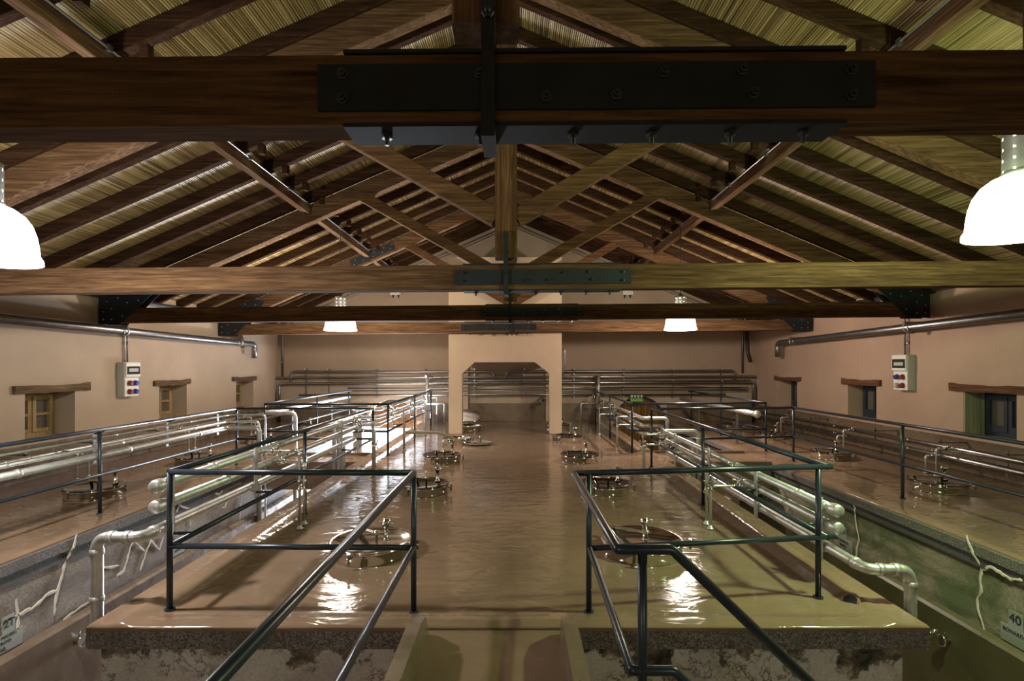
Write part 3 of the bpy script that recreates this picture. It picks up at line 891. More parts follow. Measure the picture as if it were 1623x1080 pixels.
# ------------------------------------------------------------------ bell lamps
def lamp(i):
    x, y, z, col, label, watts, st = LAMPS[i]
    root = thing('bell_lamp', (x, y, z), label, 'ceiling lamp', 'hanging bell lamps')
    k = 1.0
    prof = [(0.118,0.375),(0.165,0.355),(0.215,0.315),(0.250,0.26),(0.272,0.19),(0.284,0.11),(0.288,0.055),(0.305,0.03),(0.308,0.0),(0.295,0.0),(0.276,0.05),(0.268,0.12)]
    mb = MB(); mb.lathe(prof, (x, y, z), (0, 0, 1), 40, cap0=False, cap1=False)
    mb.build('lamp_shade', acrylic('glowing_acrylic_%d' % i, col, st), root)
    # perforated neck
    mb = MB(); seg = 48; rows = [0.365, 0.395, 0.412, 0.465, 0.482, 0.535, 0.552, 0.605, 0.622, 0.655]
    b = len(mb.v)
    for zz in rows:
        for q in range(seg):
            a = 2*math.pi*(q+0.5)/seg; mb.v.append(Vector((x+0.105*math.cos(a), y+0.105*math.sin(a), z+zz)))
    for j in range(len(rows)-1):
        for q in range(seg):
            if j in (1, 3, 5, 7) and q % 6 == 2: continue
            mb.face([b+j*seg+q, b+j*seg+(q+1) % seg, b+(j+1)*seg+(q+1) % seg, b+(j+1)*seg+q], True)
    mb.face([b+(len(rows)-1)*seg+q for q in range(seg)])
    mb.lathe([(0.107, 0.40), (0.112, 0.395), (0.112, 0.370), (0.107, 0.365)], (x, y, z), (0, 0, 1), 32, cap0=False, cap1=False)
    mb.build('lamp_neck', M_GALV, root)
    mb = MB(); mb.lathe([(0.022, 0.44), (0.035, 0.41), (0.05, 0.39), (0.05, 0.36), (0.03, 0.335), (0.008, 0.325)], (x, y, z), (0, 0, 1), 16)
    mb.build('bulb', emit('bulb_glow_%d' % i, col, 40.0), root)
    mb = MB(); zt = zraf(x, 0.02)
    mb.tube([(x, y, z+0.655), (x, y, zt)], 0.006, 6); mb.lathe([(0.03, 0.655), (0.03, 0.70), (0.01, 0.72)], (x, y, z), (0, 0, 1), 12)
    mb.build('suspension_cable', M_CABLE, root)
    L = light('bell_lamp_light', 'POINT', (0, 0, 0.22), watts, col, shadow_soft_size=0.085)
    L.parent = root
for i in range(len(LAMPS)): lamp(i)

# ------------------------------------------------------------------ railings
ZT, ZM, RR = 0.925, 0.425, 0.0205
def railing(label, tops, mids, posts, loc):
    root = thing('steel_railing', loc, label, 'railing', 'dark painted tube railings')
    for run in tops:
        mb = MB(); mb.tube(run, RR, 12, fillet=0.012, fs=2); mb.build('top_rail', M_RAIL, root)
    for run in mids:
        mb = MB(); mb.tube(run, RR-0.001, 12, fillet=0.012, fs=2); mb.build('mid_rail', M_RAIL, root)
    for p in posts:
        (x, y), z0, z1 = (p[0], p[1]), (p[2] if len(p) > 2 else 0.0), (p[3] if len(p) > 3 else ZT)
        mb = MB(); mb.tube([(x, y, z0), (x, y, z1)], RR-0.0015, 12)
        mb.lathe([(0.034, 0.0), (0.034, 0.006)], (x, y, z0), (0, 0, 1), 12)
        mb.build('post', M_RAIL, root)
    return root
def runs(pts, z): return [[(a[0], a[1], z), (b[0], b[1], z)] for a, b in zip(pts, pts[1:])]
pl = [(-0.685, -0.6), (-0.685, 3.50), (-2.335, 3.53), (-2.345, 8.60), (-4.60, 8.62), (-4.62, 2.0)]
railing('dark tube railing around the brown lane with long diagonal handrails reaching towards the viewer',
        runs(pl, ZT), runs(pl, ZM), [(-0.685, 3.50), (-2.335, 3.53), (-2.34, 5.80), (-2.345, 8.58), (-4.60, 8.62), (-4.61, 5.80), (-4.62, 3.0), (-0.685, 0.4)], (-2.335, 3.53, 0))
pl = [(-2.345, 14.6), (-2.345, 9.56), (-4.60, 9.58), (-4.60, 14.6)]
railing('distant dark railing beyond the bridge, wooden-window side',
        runs(pl, ZT), runs(pl, ZM), [(-2.345, 14.4), (-2.345, 12.1), (-2.345, 9.58), (-4.60, 9.60), (-4.60, 12.1), (-4.60, 14.4)], (-2.345, 9.56, 0))
tops = [[(0.385, 3.48, ZT), (2.24, 3.72, ZT)], [(0.385, 3.48, ZT), (0.40, 2.06, ZT-0.003), (0.613, 2.06, ZT-0.003), (2.30, 2.06, ZT-0.965*1.69)],
        [(2.20, 3.70, ZT), (2.19, 8.50, ZT)], [(2.19, 8.50, ZT), (4.74, 8.95, ZT-0.015)], [(4.74, 8.95, ZT-0.015), (4.80, 2.0, ZT-0.02)]]
mids = [[(0.49, 3.49, ZM), (2.27, 3.725, ZM)], [(0.49, 3.49, ZM), (0.455, 2.06, ZM+0.02), (0.62, 2.06, ZM+0.02), (2.30, 2.06, ZM+0.02-0.965*1.69)],
        [(2.20, 3.70, ZM), (2.19, 8.50, ZM)], [(2.19, 8.50, ZM), (4.74, 8.95, ZM-0.01)], [(4.74, 8.95, ZM-0.01), (4.80, 2.0, ZM-0.01)]]
railing('dark tube railing around the greenish lane with a kinked handrail dropping along a stair',
        tops, mids, [(0.485, 3.49), (2.14, 3.71), (2.195, 6.15), (2.19, 8.47), (4.74, 8.95), (4.76, 6.45), (4.78, 3.7), (0.497, 2.06), (2.28, 2.06, ZL, ZT-0.965*1.67)], (2.14, 3.7, 0))
pl = [(2.17, 14.5), (2.165, 9.76), (4.76, 9.98), (4.78, 14.5)]
railing('distant dark railing beyond the bridge, exit-sign side',
        runs(pl, ZT-0.01), runs(pl, ZM-0.01), [(2.17, 14.3), (2.17, 12.1), (2.165, 9.78), (4.76, 9.98), (4.77, 12.2), (4.78, 14.3)], (2.165, 9.76, 0))

# ------------------------------------------------------------------ pipe racks
def pipe(name, label, group, path, r, loc, fillet=0.09, cap_at=None, collars=(), mat=None, cat='pipe', capr=1.42):
    mat = mat or M_GALV
    root = thing(name, loc, label, cat, group)
    mb = MB(); mb.tube(path, r, 14, fillet=fillet, fs=6); mb.build('pipe_run', mat, root)
    if cap_at:
        (p, ax) = cap_at; R = r*capr
        mb = MB(); mb.lathe([(R*0.80, 0.10), (R*0.86, 0.096), (R*0.86, 0.062), (R*0.97, 0.056), (R, 0.05), (R, 0.008), (R*0.94, -0.006), (R*0.78, -R*0.24), (R*0.45, -R*0.36), (0.004, -R*0.4)], p, ax, 18)
        o = mb.build('end_cap', mat, root); o['label'] = 'rounded end cap'
    for (p, ax) in collars:
        mb = MB(); mb.lathe([(r*1.02, -0.022), (r*1.16, -0.018), (r*1.16, 0.018), (r*1.02, 0.022)], p, ax, 14, cap0=False, cap1=False)
        mb.build('pipe_collar', mat, root)
    return root
PIPX = {-1: -2.55, 1: 2.385}
PIPZ = {-1: (0.785, 0.640, 0.475), 1: (0.562, 0.432, 0.255)}
SIDE = {-1: 'the brown tank row', 1: 'the greenish tank row'}
PR = 0.035
def near_rack(s):
    X = PIPX[s]; zs = PIPZ[s]; y1 = 8.50
    y0 = 3.70 if s < 0 else 3.88
    xe = (-2.95, -2.84, -2.74) if s < 0 else (2.96, 2.85, 2.75)
    ye = (y1, y1-0.10, y1-0.2)
    for k in range(2):
        path = [(X, y0, zs[k]), (X, ye[k], zs[k]), (xe[k], ye[k], zs[k]), (xe[k], ye[k], -0.9)]
        pipe('galvanised_pipe', '%s capped pipe of the near rack by %s' % (('top', 'middle')[k], SIDE[s]), 'pipes of the near racks',
             path, PR, (X, y0, zs[k]), 0.09, ((X, y0, zs[k]), (0, 1, 0)), [((X, yy, zs[k]), (0, 1, 0)) for yy in (4.4+0.2*k, 6.7+0.2*k)] + [((xe[k], ye[k], zs[k]-0.12), (0, 0, 1))])
    k = 2; yn = 3.56; xd = -2.85 if s < 0 else 2.68
    path = [(-2.60 if s < 0 else 2.445, yn, -0.21), (xd, yn, -0.21), (xd, yn, zs[2]), (X, yn, zs[2]), (X, ye[2], zs[2]), (xe[2], ye[2], zs[2]), (xe[2], ye[2], -0.9)]
    pipe('galvanised_pipe', 'lowest near rack pipe by %s, bending down at the block corner' % SIDE[s], 'pipes of the near racks',
         path, PR+0.002, (xd, yn, 0), 0.085, None,
         [((xd, yn, zs[2]-0.10), (0, 0, 1)), ((xd, yn, zs[2]-0.42), (0, 0, 1)), ((xd+(0.10 if s < 0 else -0.10), yn, zs[2]), (1, 0, 0)), ((X-0.09 if s < 0 else X+0.09, yn, zs[2]), (1, 0, 0)), ((X, yn+0.12, zs[2]), (0, 1, 0)), ((X, 6.2, zs[2]), (0, 1, 0))])
    # hanger bars
    rx = -2.34 if s < 0 else 2.195
    for q, yy in enumerate((3.80, 5.03, 7.5) if s < 0 else (4.02, 5.1, 6.35, 7.7)):
        b = thing('pipe_hanger', (X, yy, zs[1]), 'flat hanger bar of the near pipes by %s, %s from the front' % (SIDE[s], ORD[q]), 'pipe hanger', 'hanger bars of the near racks')
        xin = X - s*0.045
        mb = MB(); mb.box(min(xin, xin-s*0.012), max(xin, xin-s*0.012), yy-0.028, yy+0.028, zs[2]-0.10, zs[0]+0.075)
        mb.build('hanger_bar', M_GALV, b)
        mb = MB(); mb.tube([(xin, yy, ZM), (rx, yy, ZM)], 0.012, 8); mb.build('bracket_arm', M_RAIL, b)
        for zz in zs:
            mb = MB(); mb.tube([(xin, yy, zz+PR+0.004), (X, yy, zz+PR+0.006), (X+s*(PR+0.006), yy, zz), (X, yy, zz-PR-0.006), (xin, yy, zz-PR-0.004)], 0.005, 6, fillet=0.03)
            mb.build('pipe_clamp', M_GALV, b)
near_rack(-1); near_rack(1)
def far_rack(s):
    X = PIPX[s]; zs = (0.82, 0.67, 0.53) if s < 0 else (0.63, 0.49, 0.345)
    y0 = 9.74 if s < 0 else 9.92; y1 = 14.7
    xe = (-3.0, -2.95, -2.9) if s < 0 else (2.86, 2.78, 2.74)
    for k in range(3):
        path = [(xe[k], y0, -0.9), (xe[k], y0, zs[k]), (X, y0, zs[k]), (X, y1, zs[k])]
        pipe('galvanised_pipe', '%s pipe of the far rack beyond the bridge by %s' % (('top', 'middle', 'lowest')[k], SIDE[s]), 'pipes of the far racks',
             path, PR, (X, y0, zs[k]), 0.08, None, [((X+s*0.12, y0, zs[k]), (1, 0, 0)), ((X, 11.0+0.3*k, zs[k]), (0, 1, 0))])
    for q, yy in enumerate((10.6, 12.4, 14.0)):
        b = thing('pipe_hanger', (X, yy, zs[1]), 'flat hanger bar of the far pipes by %s, %s beyond the bridge' % (SIDE[s], ORD[q]), 'pipe hanger', 'hanger bars of the far racks')
        xin = X - s*0.045
        mb = MB(); mb.box(min(xin, xin-s*0.012), max(xin, xin-s*0.012), yy-0.028, yy+0.028, zs[2]-0.10, zs[0]+0.075); mb.build('hanger_bar', M_GALV, b)
        rx = -2.345 if s < 0 else 2.17
        mb = MB(); mb.tube([(xin, yy, ZM), (rx, yy, ZM)], 0.012, 8); mb.build('bracket_arm', M_RAIL, b)
far_rack(-1); far_rack(1)

# valve branches: two legs dropping from the pipes to the tank tops
def valve(mb_parent, c, ax, side_v):
    """three-way valve body with a butterfly handle, c on the pipe axis"""
    mb = MB(); c = Vector(c); ax = Vector(ax).normalized(); sv = Vector(side_v).normalized()
    mb.lathe([(0.016, -0.05), (0.026, -0.045), (0.026, -0.034), (0.020, -0.03), (0.026, 0.0), (0.020, 0.03), (0.026, 0.034), (0.026, 0.045), (0.016, 0.05)], c, ax, 12)
    mb.lathe([(0.016, 0), (0.016, 0.05), (0.010, 0.052), (0.010, 0.065)], c, sv, 10)
    o = mb.build('valve_body', M_INOXB, mb_parent)
    h = MB(); t = c + sv*0.065
    for k in (-1, 1):
        h.tube([t, t + ax*0.028*k + sv*0.006, t + ax*0.062*k + sv*0.026], [0.009, 0.008, 0.012], 8)
    h.build('wing_handle', M_INOX, o)
def branch(label, group, Xp, y, za, zb, xleg, dy=0.15, r=0.0135, valves=True, low=False):
    root = thing('valve_branch', (xleg, y, 0), label, 'valve pipe', group)
    sgn = 1 if Xp > xleg else -1
    for q, (yy, zz, off) in enumerate(((y, za, 0.0), (y+dy, zb, 0.015*sgn))):
        xl = xleg + off
        mb = MB(); mb.tube([(Xp, yy, zz), (xl, yy, zz), (xl, yy, 0.0)], r, 10, fillet=0.028)
        lo = mb.build('leg', M_GALV, root)
        mb = MB(); mb.lathe([(0.034, 0.0), (0.034, 0.012), (0.020, 0.016), (0.020, 0.035), (r*1.05, 0.04)], (xl, yy, 0.0), (0, 0, 1), 12)
        mb.build('foot_flange', M_GALV, lo)
        mb = MB(); ex = Vector((xl, yy, zz))
        mb.lathe([(r*1.4, -0.05), (r*1.4, -0.025)], ex, (0, 0, 1), 10); mb.lathe([(r*1.4, 0.025), (r*1.4, 0.05)], ex, (sgn, 0, 0), 10)
        mb.build('elbow_socket', M_GALV, lo)
        if valves:
            valve(root, (xleg + 0.62*(Xp-xleg), yy, zz), (1, 0, 0), (0, -0.5, 0.85) if q == 0 else (0, -0.3, 0.95))
    if low: valve(root, (xleg, y, 0.44), (0, 0, 1), (-sgn, -0.5, 0))
    return root
for s in (-1, 1):
    for q, y in enumerate((5.25, 7.95)):
        branch('valve pipe pair off the near rack by %s, %s from the front' % (SIDE[s], ('first', 'second')[q]), 'valve branches of the near racks',
               PIPX[s], y, PIPZ[s][0] if s < 0 else PIPZ[s][1], PIPZ[s][1] if s < 0 else PIPZ[s][0], -2.17 if s < 0 else 1.95, low=True)
    z2 = (0.82, 0.67) if s < 0 else (0.49, 0.63)
    for q, y in enumerate((9.75 if s < 0 else 9.95, 12.1)):
        branch('valve pipe pair off the far rack by %s, %s in line' % (SIDE[s], ('first', 'second')[q]), 'valve branches of the far racks',
               PIPX[s], y+0.12, z2[0], z2[1], -2.12 if s < 0 else 1.95)
    # second small valve low on the first branch
for s in (-1, 1):   # tall manifold where the racks meet the far wall
    x = -2.52 if s < 0 else 2.34; y = 14.85
    root = thing('pipe_manifold', (x, y, 0), 'tall capped standpipe with valves at the far wall by %s' % SIDE[s], 'pipe', 'standpipes at the far wall')
    mb = MB(); mb.tube([(x, y, 0.55), (x, y, 1.32)], 0.045, 14); mb.build('standpipe', M_GALV, root)
    mb = MB(); mb.lathe([(0.05, 1.32), (0.10, 1.325), (0.10, 1.35), (0.03, 1.36)], (x, y, 0), (0, 0, 1), 16); mb.build('top_flange', M_INOXB, root)
    mb = MB(); xl = x + (-s)*0.28
    mb.tube([(x, y, 0.72), (xl, y, 0.72), (xl, y, 0.0)], 0.016, 10, fillet=0.04); mb.build('leg', M_GALV, root)
    mb = MB(); xl2 = x + (-s)*0.5
    mb.tube([(x, y-0.05, 0.55), (xl2, y-0.05, 0.55), (xl2, y-0.05, 0.0)], 0.030, 10, fillet=0.06); mb.build('leg', M_GALV, root)
    valve(root, (x, y-0.02, 0.72), (0, 0, 1), (0, -1, 0)); valve(root, (x-s*0.12, y, 0.72), (1, 0, 0), (0, -0.6, 0.8))
    valve(root, (x, y-0.02, 0.95), (0, 0, 1), (s*-0.8, -0.6, 0))

# pipes of the side blocks
def left_side_rack():
    X = -4.67; zs = (0.83, 0.72, 0.625); rs = (0.015, 0.019, 0.040)
    xe = (-4.10, -4.18, -4.15)
    for k in range(3):
        y1 = 8.56 + 0.0*k
        path = [(X, 2.2, zs[k]), (X, y1, zs[k]), (xe[k]-(0.10 if k == 2 else 0), y1, zs[k]), (xe[k]-(0.10 if k == 2 else 0)+0.14*(k == 2), y1, 0.45 if k == 2 else 0.45), (xe[k]+0.04, y1, -0.9)]
        path = [(X, 2.2, zs[k]), (X, y1-0.05*k, zs[k]), (xe[k], y1-0.05*k, zs[k]), (xe[k], y1-0.05*k, -0.9)]
        pipe('side_pipe', '%s pipe running just behind the railing on top of the brown tank row' % ('upper thin', 'middle thin', 'low thick')[k], 'pipes behind the railing of the brown tank row',
             path, rs[k], (X, 2.2, zs[k]), 0.07, None, [((X, 4.7+1.4*q+0.1*k, zs[k]), (0, 1, 0)) for q in range(3)], M_GALV)
    for q, yy in enumerate((4.2, 5.86, 7.08, 8.28)):
        b = thing('pipe_hanger', (X, yy, 0.7), 'short upright bar holding three pipes on the brown tank row, %s from the front' % ORD[q], 'pipe hanger', 'hanger bars on the brown tank row')
        mb = MB(); mb.box(X-0.055, X-0.043, yy-0.022, yy+0.022, 0.54, 0.875); mb.build('hanger_bar', M_GALV, b)
        mb = MB(); mb.tube([(X-0.05, yy, 0.87), (-4.61, yy, 0.905)], 0.010, 8); mb.build('bracket_arm', M_RAIL, b)
        for zz, r in zip(zs, rs):
            mb = MB(); mb.tube([(X-0.043, yy, zz+r+0.003), (X, yy, zz+r+0.004), (X+r+0.004, yy, zz), (X, yy, zz-r-0.004), (X-0.043, yy, zz-r-0.003)], 0.005, 6, fillet=0.02); mb.build('pipe_clamp', M_GALV, b)
left_side_rack()
def wall_pipes(s):
    X = 6.46*s; zs = (0.405, 0.262)
    for k in range(2):
        pipe('wall_pipe', '%s of two wainscot pipes behind the hatches of %s' % (('upper', 'lower')[k], SIDE[s]), 'low wall pipes',
             [(X, 2.0, zs[k]), (X, 14.6, zs[k])], 0.028 if s < 0 else 0.043, (X, 2.0, zs[k]), 0, None, [((X, yy, zs[k]), (0, 1, 0)) for yy in (4.6, 6.6, 8.6, 10.6)], M_STEEL if s > 0 else M_GALV)
    for q, yy in enumerate((5.6, 6.95, 8.05, 9.5, 11.6, 13.2)):
        b = thing('pipe_bracket', (X, yy, 0), 'bracket of the wainscot pipes of %s, %s from the front' % (SIDE[s], ORD7[q]), 'pipe bracket', 'brackets of the low wall pipes')
        mb = MB(); xb = X + s*0.05; mb.box(min(xb, xb+s*0.012), max(xb, xb+s*0.012), yy-0.02, yy+0.02, 0.16, 0.50); mb.build('bracket_bar', M_GALV2, b)
        mb = MB(); mb.box(min(xb, s*(XR-0.03)), max(xb, s*(XR-0.03)), yy-0.02, yy+0.02, 0.44, 0.46); mb.build('bracket_arm', M_GALV2, b)
        for zz in zs:
            mb = MB(); mb.tube([(xb, yy, zz+0.04), (X, yy, zz+0.043), (X-s*0.043, yy, zz), (X, yy, zz-0.043), (xb, yy, zz-0.04)], 0.005, 6, fillet=0.02); mb.build('pipe_clamp', M_GALV, b)
    for q, y in enumerate((7.42 if s < 0 else 7.75, 9.95, 12.3)):
        branch('short valve legs off the wainscot pipes of %s, %s from the front' % (SIDE[s], ORD[q]), 'valve branches of the wall pipes',
               X, y, zs[0], zs[1], 6.22*s, dy=0.22, r=0.014)
wall_pipes(-1); wall_pipes(1)
pipe('side_pipe', 'thick capped pipe on the inner edge of the greenish tank row beyond the bridge', 'pipes of the greenish tank row', [(4.6, 10.0, 0.70), (4.6, 14.6, 0.70)], 0.05, (4.6, 10, 0.7), 0,
     ((4.6, 9.98, 0.70), (0, 1, 0)), [((4.6, 10.4, 0.70), (0, 1, 0)), ((4.6, 12.4, 0.70), (0, 1, 0))])
pipe('side_pipe', 'thick pipe on the brown tank row beyond the bridge, turning down at its end', 'pipes of the brown tank row', [(-4.1, 9.72, -0.9), (-4.1, 9.72, 0.75), (-4.66, 9.72, 0.75), (-4.66, 14.6, 0.75)], 0.036, (-4.66, 10, 0.75), 0.08, None, [((-4.66, 11.4, 0.75), (0, 1, 0))])
for s in (-1, 1):
    for q, yy in enumerate((10.9, 13.2)):
        x = -4.66 if s < 0 else 4.6; z = 0.75 if s < 0 else 0.70
        b = thing('pipe_hanger', (x, yy, 0), 'stand below the thick edge pipe of %s, %s beyond the bridge' % (SIDE[s], ORD[q]), 'pipe hanger', 'stands of the edge pipes')
        mb = MB(); mb.box(x-0.02, x+0.02, yy-0.02, yy+0.02, 0.0, z-0.035); mb.build('hanger_bar', M_GALV2, b)
        mb = MB(); mb.tube([(x-0.05, yy, z-0.03), (x, yy, z-0.055), (x+0.05, yy, z-0.03)], 0.008, 6); mb.build('pipe_clamp', M_GALV2, b)

# overhead air pipes on the side walls
for s in (-1, 1):
    X = 6.72*s; z0, z1 = (2.27, 2.17) if s < 0 else (2.40, 2.20)
    ys = 13.45
    pipe('overhead_pipe', 'thick grey pipe high on the wall with %s, its end bent down' % ('wooden windows' if s < 0 else 'dark framed windows'), 'high wall pipes',
         [(X, 0.5, z0+0.05), (X, ys, z1), (X, ys, z1-0.36)], 0.068, (X, 6, z0), 0.13, None, [((X, 8.9, z1+0.05), (0, 1, 0)), ((X, 12.6, z1+0.01), (0, 1, 0))], M_GALV2)
    for q, yy in enumerate((6.0, 9.0, 12.75)):
        zz = z0+0.05 + (z1-z0-0.05)*(yy-0.5)/(ys-0.5)
        b = thing('pipe_bracket', (X, yy, zz), 'bracket of the high pipe on the wall with %s, %s from the front' % ('wooden windows' if s < 0 else 'dark framed windows', ORD[q]), 'pipe bracket', 'brackets of the high wall pipes')
        xw = XL if s < 0 else XR
        mb = MB(); mb.box(min(X-s*0.06, xw), max(X-s*0.06, xw), yy-0.02, yy+0.02, zz+0.070, zz+0.10); mb.build('bracket_arm', M_GALV2, b)
        mb = MB(); mb.lathe([(0.070, -0.02), (0.076, -0.02), (0.076, 0.02), (0.070, 0.02)], (X, yy, zz), (0, 1, 0), 18, cap0=False, cap1=False); mb.build('pipe_clamp', M_GALV, b)
    mb = MB(); X2 = 6.88*s; mb.tube([(X2, 0.5, 2.86+0.05*s), (X2, 15.2, 2.84+0.05*s)], 0.045, 12)
    tag(mb.build('roof_edge_pipe', M_GALV2, None, (X2, 6, 2.85)), 'grey pipe just under the rafter ends along the wall with %s' % ('wooden windows' if s < 0 else 'dark framed windows'), 'pipe', 'roof edge pipes', 'thing')

# ------------------------------------------------------------------ socket boxes and conduits on the side walls
def socket_box(s):
    X = XL if s < 0 else XR; inn = -s
    y0, y1 = 9.12, 9.46
    z0, z1 = (1.09, 1.69) if s < 0 else (1.20, 1.82)
    root = thing('socket_box', (X, (y0+y1)/2, z0), 'grey-white power socket box on the wall with %s' % ('wooden windows' if s < 0 else 'dark framed windows'), 'socket box', 'power socket boxes')
    def bx(mb, d0, d1, ya, yb, za, zb): a, b_ = sorted((X+inn*d0, X+inn*d1)); mb.box(a, b_, ya, yb, za, zb)
    mb = MB(); bx(mb, 0, 0.12, y0, y1, z0, z1); mb.build('housing', M_GREY, root)
    mb = MB(); bx(mb, 0.12, 0.135, y0+0.004, y1-0.004, z0, z0+0.32); mb.build('socket_panel', M_WHITE, root)
    mb = MB(); f3 = lambda u, v, d: (X+inn*u, d, v)
    mb.prism([(0.12, z0+0.335), (0.150, z0+0.335), (0.165, z0+0.36), (0.165, z1-0.02), (0.15, z1), (0.12, z1)], f3, y0, y1); co = mb.build('breaker_cover', M_WHITE, root)
    mb = MB(); bx(mb, 0.165, 0.170, y0+0.015, y1-0.015, z0+0.385, z1-0.075); wo = mb.build('breaker_window', M_DGLASS, co)
    mb = MB(); bx(mb, 0.170, 0.172, y0+0.06, y1-0.06, z0+0.43, z0+0.49); mb.build('breaker_row', M_GREY, wo)
    for (yy, zz, m) in ((y0+0.10, z0+0.235, M_RED), (y0+0.235, z0+0.235, M_BLUE), (y0+0.10, z0+0.085, M_RED), (y0+0.235, z0+0.085, M_GREY if s > 0 else M_BLUE)):
        mb = MB(); mb.lathe([(0.046, 0), (0.046, 0.018), (0.040, 0.045), (0.042, 0.056), (0.028, 0.060)], (X+inn*0.135, yy, zz), (inn, 0, -0.25), 14)
        o = mb.build('power_socket', m, root); o['label'] = {M_RED: 'round red socket', M_BLUE: 'round blue socket', M_GREY: 'round grey socket'}[m]
    for q, dy in enumerate((-0.03, 0.03)):
        mb = MB(); yy = (y0+y1)/2+dy; xc = X+inn*0.03
        mb.tube([(xc, yy, z1), (xc, yy, 2.85)], 0.012, 8); mb.lathe([(0.017, 2.0), (0.017, 2.05)], (xc, yy, 0), (0, 0, 1), 8)
        tag(mb.build('wall_conduit', M_GALV2 if q else M_GALV, None, (xc, yy, z1)), '%s conduit above the socket box on the wall with %s' % (('nearer', 'farther')[q], 'wooden windows' if s < 0 else 'dark framed windows'), 'conduit', 'conduits above the socket boxes', 'thing')
socket_box(-1); socket_box(1)

# ------------------------------------------------------------------ pipes on the far wall
YP = 15.12
def fw(py): return EYE + (578-py)/FPX*YP
def fx(px): return (px-818)/FPX*YP
def far_pipes():
    z = fw(589.5)
    pipe('far_wall_pipe', 'topmost far wall pipe from the portal to the wooden-window corner', 'pipes along the far wall',
         [(fx(461.5), YP, fw(604)), (fx(461.5), YP, z), (fx(783), YP, z), (fx(783), YP-0.0, fw(601))], 0.036, (fx(461), YP, z), 0.16, None, [], M_GALV2)
    pipe('far_wall_pipe', 'topmost far wall pipe from the portal to the exit-sign corner', 'pipes along the far wall',
         [(fx(802), YP, fw(601)), (fx(802), YP, z), (fx(1164), YP, z+0.03), (fx(1164), YP, fw(601))], 0.036, (fx(802), YP, z), 0.16, None, [], M_GALV2)
    pipe('far_wall_pipe', 'second far wall pipe from the top, turning down in both corners', 'pipes along the far wall',
         [(fx(436.5), YP, 0.0), (fx(436.5), YP, fw(599)), (fx(1200), YP, fw(597)), (fx(1200), YP, 0.0)], 0.034, (0, YP, fw(599)), 0.10, None, [], M_STEEL)
    pipe('far_wall_pipe', 'third far wall pipe from the top, thick, turning down in both corners', 'pipes along the far wall',
         [(fx(442.5), YP, 0.0), (fx(442.5), YP, fw(608.5)), (fx(1194), YP, fw(606)), (fx(1194), YP, 0.0)], 0.042, (0, YP, fw(608)), 0.10, None, [], M_STEEL)
    for (py, r, nm, xa, xb, m) in ((604, 0.012, 'thin dark line between the second and third far wall pipes', 520, 1190, M_GALV2),
                                (615.5, 0.017, 'upper of two thin far wall pipes below the thick one', 551, 1186, M_STEEL),
                                (620, 0.015, 'lower of two thin far wall pipes below the thick one', 548, 1186, M_GALV2),
                                (626.5, 0.026, 'bright lowest far wall pipe', 474, 1150, M_STEEL)):
        pipe('far_wall_pipe', nm, 'pipes along the far wall', [(fx(xa), YP, fw(py)), (fx(xb), YP, fw(py-1))], r, (0, YP, fw(py)), 0, None, [], m)
    for q, px in enumerate((484, 520, 596, 674, 752, 831, 910, 989, 1067, 1144)):
        b = thing('pipe_hanger', (fx(px), YP, fw(610)), 'hanger strip of the far wall pipes, %s from the wooden-window corner' % (['first','second','third','fourth','fifth','sixth','seventh','eighth','ninth','tenth'][q]), 'pipe hanger', 'hanger strips on the far wall')
        mb = MB(); x = fx(px)
        mb.box(x-0.018, x+0.018, YP+0.05, YP+0.066, fw(631), fw(585)); mb.build('hanger_bar', M_GALV2, b)
        for zz in (fw(586), fw(629)):
            mb = MB(); mb.box(x-0.02, x+0.02, YP+0.066, YF, zz-0.012, zz+0.012); mb.build('bracket_arm', M_GALV2, b)
        for py in (590, 599, 608):
            mb = MB(); mb.lathe([(0.020, 0), (0.020, 0.09)], (x, YP+0.05, fw(py-4.4)), (0, -1, 0), 8); mb.build('clamp_nut', M_INOX, b)
    # sagging cable, corner conduits, stub pipe, portal hook pipe
    pts = []
    for k in range(25):
        t = k/24; px = 925 + (1180-925)*t
        pts.append((fx(px), YP-0.06, fw(613.5 - 3.2*math.sin(t*math.pi*1.6-0.6))))
    pipe('sagging_cable', 'grey cable sagging in waves across the far wall pipes', None, pts, 0.012, (fx(925), YP, fw(613)), 0, None, [], M_GALV2, 'cable')
    pipe('corner_conduit', 'upright conduit in the far corner, wooden-window side', 'corner conduits', [(fx(444.5), YF-0.05, fw(600)), (fx(444.5), YF-0.05, fw(470))], 0.030, (fx(444), YF, fw(600)), 0, None, [((fx(444.5), YF-0.05, fw(574)), (0,0,1))], M_GALV2, 'conduit')
    pipe('corner_conduit', 'upright conduit in the far corner, exit-sign side', 'corner conduits', [(fx(1180), YF-0.05, fw(592)), (fx(1180), YF-0.05, fw(470))], 0.030, (fx(1180), YF, fw(600)), 0, None, [], M_GALV2, 'conduit')
    pipe('corner_cable', 'thick dark cable hanging in the far corner beside the upright conduit', None, [(fx(1187), YF-0.06, fw(500)), (fx(1187), YF-0.06, fw(556)), (fx(1191), YF-0.10, fw(574))], 0.045, (fx(1187), YF, fw(574)), 0.1, None, [], M_CABLE, 'cable')
    mb = MB(); p = Vector((fx(860), YF, fw(633.5)))
    mb.lathe([(0.055, 0.0), (0.085, 0.0), (0.085, 0.55), (0.06, 0.55), (0.06, 0.02)], p, (0, -1, 0), 20, cap0=False, cap1=True)
    tag(mb.build('stub_pipe', M_GALV2, None, tuple(p)), 'short open pipe stub poking out of the far wall inside the portal', 'pipe', None, 'thing')
